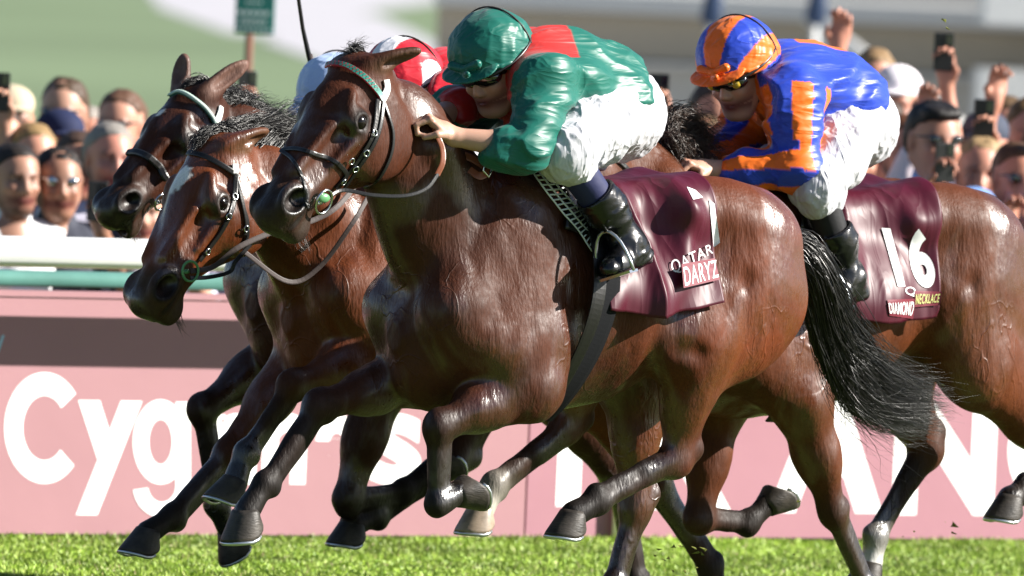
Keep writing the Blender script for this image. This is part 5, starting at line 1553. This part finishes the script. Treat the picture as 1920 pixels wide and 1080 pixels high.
def cap_red(v, C, hd, f, r_, u):
    d = v - hd - u * .05; y = d @ r_; x = d @ f; z = d @ u
    out = np.tile(np.array(RED) * 1.0, (len(v), 1))
    for sg in (1, -1):
        e = ((x + .01) / .050) ** 2 + ((z - .0) / .060) ** 2
        out[(e < 1) & (y * sg > .05)] = CW
    out[(np.abs(y) < .035) & (z > 0)] = CW
    return out
jk2 = dict(head=(756, 184, .03), look=A(.85, .30, -.30), headup=A(.3, .0, .95), neck=(808, 200, 0),
           sL=(850, 195, .16), sR=(805, 168, -.16), eL=(880, 262, .22), eR=(740, 250, -.24), wL=(760, 268, .08), wR=(660, 262, -.05),
           hipL=(960, 262, .12), hipR=(950, 250, -.12), kL=(880, 320, .24), kR=(760, 300, -.24), aL=(940, 460, .27), aR=(860, 440, -.27),
           handL=A(.95, -.15, .2), palmL=A(.1, -.2, -1), handR=A(.9, .2, .1), palmR=A(.2, .5, -1), toeL=A(.93, .30, -.12), toeR=A(.93, -.3, -.12),
           sock=M['sock_black'], seed=77, who='the jockey in red', bulge=.98, cuff=.7)
p2, K2 = jockey(FR2, jk2, 'jockey in red silks and red and white cap, half hidden behind the leading horse', res=.0075, cap=(RED, cap_red, (.72, .3, .32)), silk=RED)
jk3 = dict(head=(632, 208, .03), look=A(.85, .30, -.30), headup=A(.3, .0, .95), neck=(665, 190, 0),
           sL=(665, 215, .16), sR=(650, 180, -.16), eL=(588, 292, .20), eR=(600, 245, -.20), wL=(545, 318, .10), wR=(604, 200, -.12),
           hipL=(835, 250, .12), hipR=(825, 240, -.12), kL=(760, 310, .24), kR=(640, 300, -.24), aL=(830, 450, .27), aR=(750, 440, -.27),
           handL=A(.95, -.15, .2), palmL=A(.1, -.2, -1), handR=A(.1, .1, 1), palmR=A(1, .2, -.2), toeL=A(.93, .30, -.12), toeR=A(.93, -.3, -.12),
           sock=M['sock_black'], seed=97, who='the jockey in pale blue', bulge=.98, cuff=.75)
p3, K3 = jockey(FR3, jk3, 'jockey in pale blue and white silks raising a whip behind the leading horse head', res=.0085, cap=(PALE, None, PALE), silk=PALE)
wh = empty('whip', 'black riding whip pointing upward above the leading horse head', 'whip', FR3.M)
J = FR3.J
tube('shaft', [J(590, 150, -.12), J(577, 95, -.12), J(568, 55, -.12), J(557, -20, -.12), J(552, -60, -.12)], [.009, .008, .0065, .006, .005], M['leather'], wh, 8)
tube('grip', [J(610, 215, -.12), J(588, 140, -.12), J(580, 102, -.12)], [.011, .010, .010], M['rubber'], wh, 8)
V, F = boxv((-.012, -.004, 0), (.012, .004, .13)); o_ = J(552, -58, -.12); mesh_obj('flap', [o_ + A(*x) for x in V], F, M['leather'], wh)
print('jockeys', time.time() - T0)
# ------------------------------------------------------------------ spectators behind the rail
def person_template(pose, seed):
    """standing figure 1.75 m tall facing +x, feet at the origin; returns (skin, shirt, trousers, hair) geometry and hand spots"""
    r = np.random.default_rng(seed)
    S = Sdf(SKIN); hd = A(.03, 0, 1.63)
    head_prims(S, hd, A(1, 0, -.08), A(0, 0, 1), 1.10, mouth_open=pose.get('open', 0), beard=pose.get('beard'))
    S.cone((0, 0, 1.42), (.01, 0, 1.58), .058, .052, k=.03)
    S.cone((0, 0, 1.38), (0, 0, .98), .11, .11, k=.05); S.cone((0, -.16, 1.40), (0, .16, 1.40), .06, .06, k=.04)
    T = Sdf((.6, .6, .6)); T.ell((0, 0, 1.27), (.135, .20, .20), k=.06); T.cone((0, 0, 1.25), (0, 0, .93), .14, .145, k=.05, sq=((1, 0, 0), 1.15)); T.cone((0, -.17, 1.405), (0, .17, 1.405), .07, .07, k=.05)
    T.cone((.0, 0, 1.42), (.01, 0, 1.50), .075, .066, k=.02)
    S.cone((0, 0, 1.56), (0, 0, 1.57), .01, .01)
    spots = []
    for sg, key in ((1, 'L'), (-1, 'R')):
        sh = A(0, sg * .19, 1.41); el, wr, hd_, pl = pose[key]; el = A(*el) * A(1, sg, 1); wr = A(*wr) * A(1, sg, 1)
        S.cone(sh, el, .045, .037, k=.03); S.cone(el, lerp(el, wr, .3), .040, .041, k=.02); S.cone(lerp(el, wr, .3), wr, .041, .026, k=.02)
        hd_ = A(*hd_) * A(1, sg, 1); pl = A(*pl) * A(1, sg, 1)
        hand_prims(S, wr, hd_, pl, 1.0, .75, sg)
        f = pose.get('sleeve', .85)
        T.cone(sh, el, .062, .054, k=.04)
        if f > 1: T.cone(el, lerp(el, wr, f - 1), .054, .044, k=.02)
        spots.append(wr + nrm(hd_) * .085 + nrm(pl) * .03)
    for sg in (1, -1): S.cone((0, sg * .09, .95), (.01, sg * .10, .5), .075, .05, k=.03); S.cone((.01, sg * .10, .5), (0, sg * .10, .08), .05, .035, k=.03)
    B = Sdf((.04, .045, .06))
    for sg in (1, -1): B.cone((0, sg * .085, .95), (.01, sg * .10, .5), .105, .075, k=.05); B.cone((.01, sg * .10, .5), (0, sg * .10, .06), .075, .06, k=.03); B.cone((.0, sg * .10, .045), (.16, sg * .11, .03), .045, .035, k=.02, c=(.02, .02, .02))
    B.cone((0, -.06, .98), (0, .06, .98), .13, .13, k=.04)
    Hr = Sdf((.03, .02, .015)); Hr.ell(hd + A(-.018, 0, .062), (.110, .090, .085), k=.02); Hr.ell(hd + A(-.055, 0, .01), (.082, .088, .090), k=.03); Hr.ell(hd + A(.110, 0, -.030), (.125, .16, .125), k=.015, op='s')
    if pose.get('fringe'): Hr.ell(hd + A(.065, 0, .098), (.05, .07, .03), k=.03)
    out = []
    for Q, res in ((S, .0095), (T, .013), (B, .016), (Hr, .010)):
        v, q = Q.build(res); C = Q.color(v, .006 if Q is S else .02)
        if Q is T: v = folds(v, normals(v, q), .014, 8, [[.6, .3, .5], [0, 1, .2], [.2, 0, .35]], seed)
        if Q is Hr: v = v + normals(v, q) * (.012 * (vnoise(v * A(30, 30, 16), seed) - .7) + .006 * (vnoise(v * 80, 3) - .5))[:, None]
        out.append((v, q, C))
    return out, spots, hd
DOWN = ((-.02, .25, 1.13), (.14, .24, .93), (.5, 0, -1), (0, -1, 0))
FACE = ((.16, .26, 1.22), (.30, .12, 1.46), (.1, -.2, 1), (1, -.3, 0))
HIGH = ((.12, .27, 1.55), (.14, .22, 1.83), (.05, -.1, 1), (1, -.4, 0))
FIST = ((.04, .30, 1.56), (.06, .22, 1.82), (0, -.1, 1), (1, -.1, .1))
LEAN = ((.10, .24, 1.16), (.32, .12, 1.10), (1, -.4, 0), (0, 0, -1))
POSES = dict(highL=dict(L=HIGH, R=LEAN, sleeve=.9), face=dict(L=FACE, R=LEAN, beard=None), high=dict(L=DOWN, R=HIGH, sleeve=.9), both=dict(L=HIGH, R=FACE, sleeve=1.6), down=dict(L=DOWN, R=LEAN, beard=(.10, .055, .04)), fist=dict(L=DOWN, R=FIST, open=1, sleeve=1.5), shout=dict(L=DOWN, R=FACE, open=1.4, sleeve=1.6, fringe=1))
TPL = {}
def tpl(k):
    if k not in TPL: TPL[k] = person_template(POSES[k], len(TPL) + 3)
    return TPL[k]
def shared(name, key, geo, m):
    kk = (name, key)
    if kk not in SH:
        v, q, C = geo; o = mesh_obj(name, v, q, m, None, C); SH[kk] = o.data; bpy.data.objects.remove(o)
    return SH[kk]
SH = {}
_mc = {}
def flat(kind, c):
    k = (kind, c)
    if k not in _mc:
        if kind == 'skin': _mc[k] = None
        _mc[k] = mat(kind + '_colour', c, .8 if kind != 'hair' else .55, .3, bump=(9, .4, .012) if kind != 'hair' else (70, .6, .005))
    return _mc[k]
def skin_tone(k):
    key = ('sk', k)
    if key not in _mc:
        m = M['skin'].copy(); nt = m.node_tree; at = [n for n in nt.nodes if n.type == 'ATTRIBUTE'][0]; b = nt.nodes['Principled BSDF']
        vm = nt.nodes.new('ShaderNodeVectorMath'); vm.operation = 'MULTIPLY'; vm.inputs[1].default_value = k
        nt.links.new(at.outputs['Color'], vm.inputs[0]); nt.links.new(vm.outputs[0], b.inputs['Base Color']); _mc[key] = m
    return _mc[key]
GZ = -.4
def spectator(px, row, y, pose, label, yaw=0, tone=(1, 1, 1), shirt=(.7, .7, .72), hair=(.02, .015, .012), trousers=(.04, .045, .06), size=1.0, cap=None, shades=False, phone=None, glasses=False):
    """px,row: middle of the face on the photograph, y: how far behind; turned by yaw from facing the course"""
    (sk, sh, tr, hr), spots, hd = tpl(pose)
    w = P(px, row, y); a = R(-90 + yaw)
    s = (w.z - GZ) / 1.63
    rot = Matrix.Rotation(a, 4, 'Z')
    off = rot @ Vector((hd[0] * s, 0, 0))
    root = empty('person', label, 'spectator', Matrix.Translation((w.x - off.x, y - off.y, GZ)) @ rot @ Matrix.Diagonal((size * 1.0, size * 1.0, s, 1)), 'spectators behind the running rail')
    def add(n, geo, m):
        o = bpy.data.objects.new(n, shared(n, pose, geo, M['cloth'])); COL.objects.link(o); o.parent = root
        o.material_slots[0].link = 'OBJECT'; o.material_slots[0].material = m; return o
    add('body', sk, skin_tone(tone)); add('shirt', sh, flat('shirt', shirt)); add('trousers', tr, flat('trousers', trousers))
    if cap is None: add('hair', hr, flat('hair', hair))
    else:
        S_ = Sdf(cap)
        if 'capgeo' not in SH:
            S_.ell(hd + A(-.01, 0, .075), (.112, .092, .075), k=.01); S_.ell(hd + A(.0, 0, -.05), (.2, .2, .09), k=.01, op='s'); S_.ell(hd + A(.12, 0, .055), (.07, .07, .010), k=.01); SH['capgeo'] = S_.build(.008)
        v, q = SH['capgeo']; o = mesh_obj('cap', v, q, flat('cap', cap), root)
    if shades or glasses:
        V = []; F = []
        for sg in (1, -1):
            v0, f0 = sphere_geo(hd + A(.092, sg * .033, .014), A(.010, .027, .019), 14, 8); F += [tuple(i + len(V) for i in f) for f in f0]; V += v0
        v0, f0 = tube_geo([hd + A(.0, .084, .02), hd + A(.08, .066, .022), hd + A(.098, 0, .022), hd + A(.08, -.066, .022), hd + A(.0, -.084, .02)], .004, 6); F += [tuple(i + len(V) for i in f) for f in f0]; V += v0
        mesh_obj('sunglasses' if shades else 'spectacles', V, F, M['goggle'] if shades else M['steel'], root)
    if phone is not None:
        sp = spots[phone]; wp = root.matrix_world @ Vector(sp)
        ph = empty('phone', 'dark phone held up by the ' + label.split(',')[0].replace('spectator', 'spectator')[:60], 'phone', Matrix.Translation(wp) @ rot, 'phones held up in the crowd')
        ph['label'] = 'dark phone in the hand of the ' + ' '.join(label.split()[:9]).rstrip(',')
        o = box('case', (-.006, -.038, -.04), (.004, .038, .105), M['black'], ph, .004)
        box('lens_block', (.0045, .008, .06), (.0075, .032, .098), M['goggle'], ph)
    return root
W_ = (.78, .78, .80)
spectator(28, 338, 8.2, 'down', 'dark-haired man with stubble and white shirt at the left edge, in front row', 25, (.80, .72, .68), (.72, .72, .74))
spectator(108, 345, 8.3, 'face', 'man in spectacles and dark jacket holding a small camera near his chin', 12, (.72, .62, .56), (.045, .05, .07), phone=0, glasses=True)
spectator(118, 218, 10.6, 'face', 'person in sunglasses behind the spectacled man, raising a phone before the face', -14, (1, .95, .92), (.6, .62, .66), (.06, .035, .02), phone=0, shades=True)
spectator(112, 278, 9.7, 'down', 'person in a navy blue cap standing behind the spectacled man', 20, (1, .9, .85), (.1, .1, .14), cap=(.012, .018, .06))
spectator(146, 315, 9.0, 'down', 'brown-haired woman with red lips peering over the spectacled man shoulder', 5, (1.1, .95, .9), (.35, .3, .34), (.06, .035, .025))
spectator(206, 300, 8.8, 'down', 'grey-haired pink-faced man in pale lilac shirt beside the dark horse muzzle', 18, (1.15, .85, .85), (.50, .48, .58), (.22, .20, .18))
spectator(225, 240, 10.3, 'down', 'brown-haired person in dark sunglasses behind the grey-haired man', -20, (1.1, .95, .9), (.3, .32, .4), (.10, .05, .03), shades=True)
spectator(-2, 268, 9.6, 'down', 'bare-faced man cut by the left edge behind the stubbled man', 12, (1.1, .9, .85), (.55, .56, .6), (.05, .03, .02))
spectator(-105, 318, 9.4, 'highL', 'man outside the left edge with a phone lifted overhead', 0, (1, .9, .85), (.6, .6, .65), phone=0)
spectator(262, 400, 8.4, 'face', 'person in pale lilac shirt low behind the dark horse chin', 10, (1, .9, .85), (.52, .50, .60), (.05, .04, .03))
spectator(528, 322, 10.0, 'high', 'pale spectator hidden by the horses whose hand lifts a phone by the sign', 20, (1.1, .95, .9), (.7, .68, .66), (.2, .15, .1), phone=1)
spectator(1128, 325, 10.0, 'highL', 'spectator hidden behind the green jockey, hand with phone raised above his back', 0, (1.1, .95, .9), (.6, .6, .62), phone=0)
spectator(1338, 228, 10.6, 'down', 'blurred person in white shirt between the two jockeys', 10, (.85, .7, .65), W_, (.05, .03, .02))
spectator(1415, 250, 11.2, 'down', 'blurred dark-haired person behind the blue and orange jockey arm', -10, (1, .9, .85), (.55, .50, .52), (.03, .02, .02))
spectator(1680, 205, 10.8, 'fist', 'spectator in white cap and shirt punching a fist into the air', -12, (1.1, .85, .8), (.68, .66, .78), cap=(.72, .68, .72), size=1.05)
spectator(1752, 268, 8.7, 'shout', 'shouting man in sunglasses and light blue shirt holding a phone', 22, (1, .8, .75), (.16, .30, .62), (.012, .010, .010), phone=1, shades=True, size=1.08)
spectator(1845, 285, 10.2, 'down', 'blurred spectator in dark cap between the raised arms at right', -8, (1.1, .9, .85), (.55, .55, .75), cap=(.05, .06, .09))
spectator(1735, 372, 9.5, 'highL', 'spectator in white shirt low behind the shouting man, lifting a phone', 0, (1.1, .92, .86), (.75, .76, .85), (.06, .04, .03), phone=0)
spectator(1908, 340, 8.9, 'both', 'spectator in blue shirt at the right edge with bare arms raised', 14, (1, .75, .7), (.02, .10, .55), (.08, .04, .02), phone=0, shades=True)
spectator(1962, 300, 9.6, 'fist', 'cheering spectator in black shirt just past the right edge', 14, (1, .8, .75), (.02, .02, .025), (.08, .04, .02))
spectator(1600, 300, 9.4, 'down', 'spectator in light blue shirt behind the seated blue and orange jockey', 14, (1, .85, .8), (.2, .3, .5), (.08, .04, .02))
spectator(62, 300, 9.3, 'down', 'fair-haired spectator peeking between the stubbled man and the spectacled man', 15, (1.2, 1, .95), (.5, .5, .6), (.25, .16, .07))
spectator(165, 268, 10.8, 'down', 'balding spectator far back left of the dark sunglasses wearer', 0, (1.1, .85, .8), (.6, .6, .65), (.3, .27, .24))
spectator(20, 232, 11.5, 'down', 'spectator in a beige sun hat at the back of the left crowd', 10, (1.0, .85, .8), (.6, .5, .5), cap=(.5, .42, .3))
spectator(300, 290, 10.6, 'down', 'spectator with auburn hair above the nose of the dark horse', -10, (1.1, .9, .85), (.3, .3, .4), (.14, .05, .02))
spectator(1640, 170, 12.0, 'down', 'distant spectator with fair hair above the blue jacket back', 0, (1.1, .95, .9), (.7, .7, .72), (.22, .14, .07))
spectator(1885, 255, 11.0, 'down', 'sunlit spectator in a white shirt far back at right between raised arms', 10, (1.1, .92, .86), (.72, .72, .76), (.10, .06, .03), shades=True)
spectator(1700, 290, 9.8, 'down', 'woman with reddish hair just left of the shouting man', 10, (1.1, .9, .85), (.55, .50, .62), (.16, .06, .025))
spectator(1320, 290, 9.6, 'face', 'spectator in pale pink shirt holding hands to face between the jockeys', 0, (1.15, .92, .88), (.72, .6, .62), (.10, .06, .03))
spectator(1838, 330, 9.2, 'fist', 'spectator in pale pink shirt with a clenched fist raised near the right edge', 0, (1.1, .88, .84), (.74, .64, .68), (.3, .2, .1))
spectator(1655, 262, 10.2, 'highL', 'spectator in pale lilac shirt behind the blue jockey lifting a phone', 5, (1.1, .88, .84), (.70, .68, .80), (.05, .03, .02), phone=0)
spectator(1930, 262, 10.4, 'highL', 'tall spectator at the right edge with a long bare arm raised', 5, (1.1, .88, .84), (.70, .70, .74), (.12, .07, .03))
spectator(1395, 300, 9.3, 'down', 'spectator in cream shirt between the two jockeys forearms', 5, (1.1, .88, .84), (.74, .70, .62), (.22, .12, .06))
for i, (px, row, y, c) in enumerate(((330, 330, 9.4, (.4, .36, .5)), (395, 300, 10.2, (.12, .12, .16)), (560, 300, 9.8, (.5, .5, .55)), (1480, 310, 9.9, (.6, .5, .5)), (1150, 290, 9.7, (.3, .35, .5)))):
    spectator(px, row, y, 'down', ['spectator hidden behind the open-mouthed dark horse', 'dark-shirted spectator hidden behind the ears of the starred horse', 'spectator hidden behind the leading horse face', 'spectator hidden behind the striped jockey forearm', 'spectator hidden behind the green jockey hips'][i], 8 * i - 15, (1, .88, .82), c, (.05, .03, .02))
# bits of turf thrown up by the hooves
V = []; F = []
r_ = np.random.default_rng(5)
for (px, row, y, s_) in [(1772, 38, .8, .012), (1774, 52, .8, .006), (1790, 985, 2.2, .012), (1785, 1000, 2.2, .006)] + [(r_.uniform(1250, 1900), r_.uniform(640, 1060), r_.uniform(.2, 2.5), r_.uniform(.0015, .004)) for _ in range(22)] + [(r_.uniform(1230, 1320), r_.uniform(1020, 1075), .4, .006) for _ in range(14)]:
    c = A(*P(px, row, y)); n0 = len(V)
    for k in range(6): V.append(c + r_.normal(size=3) * s_ * A(1.1, .6, .6))
    F += [(n0 + a, n0 + b, n0 + c_) for a, b, c_ in ((0, 1, 2), (0, 2, 3), (0, 3, 1), (1, 4, 2), (2, 5, 3), (3, 4, 1))]
mesh_obj('flying_turf', V, F, mat('thrown_turf', (.13, .14, .03), .9, .2), None, smooth=False, kind='stuff', label='small bits of grass and soil kicked up round the hooves', cat='turf bits')
print('crowd', time.time() - T0)
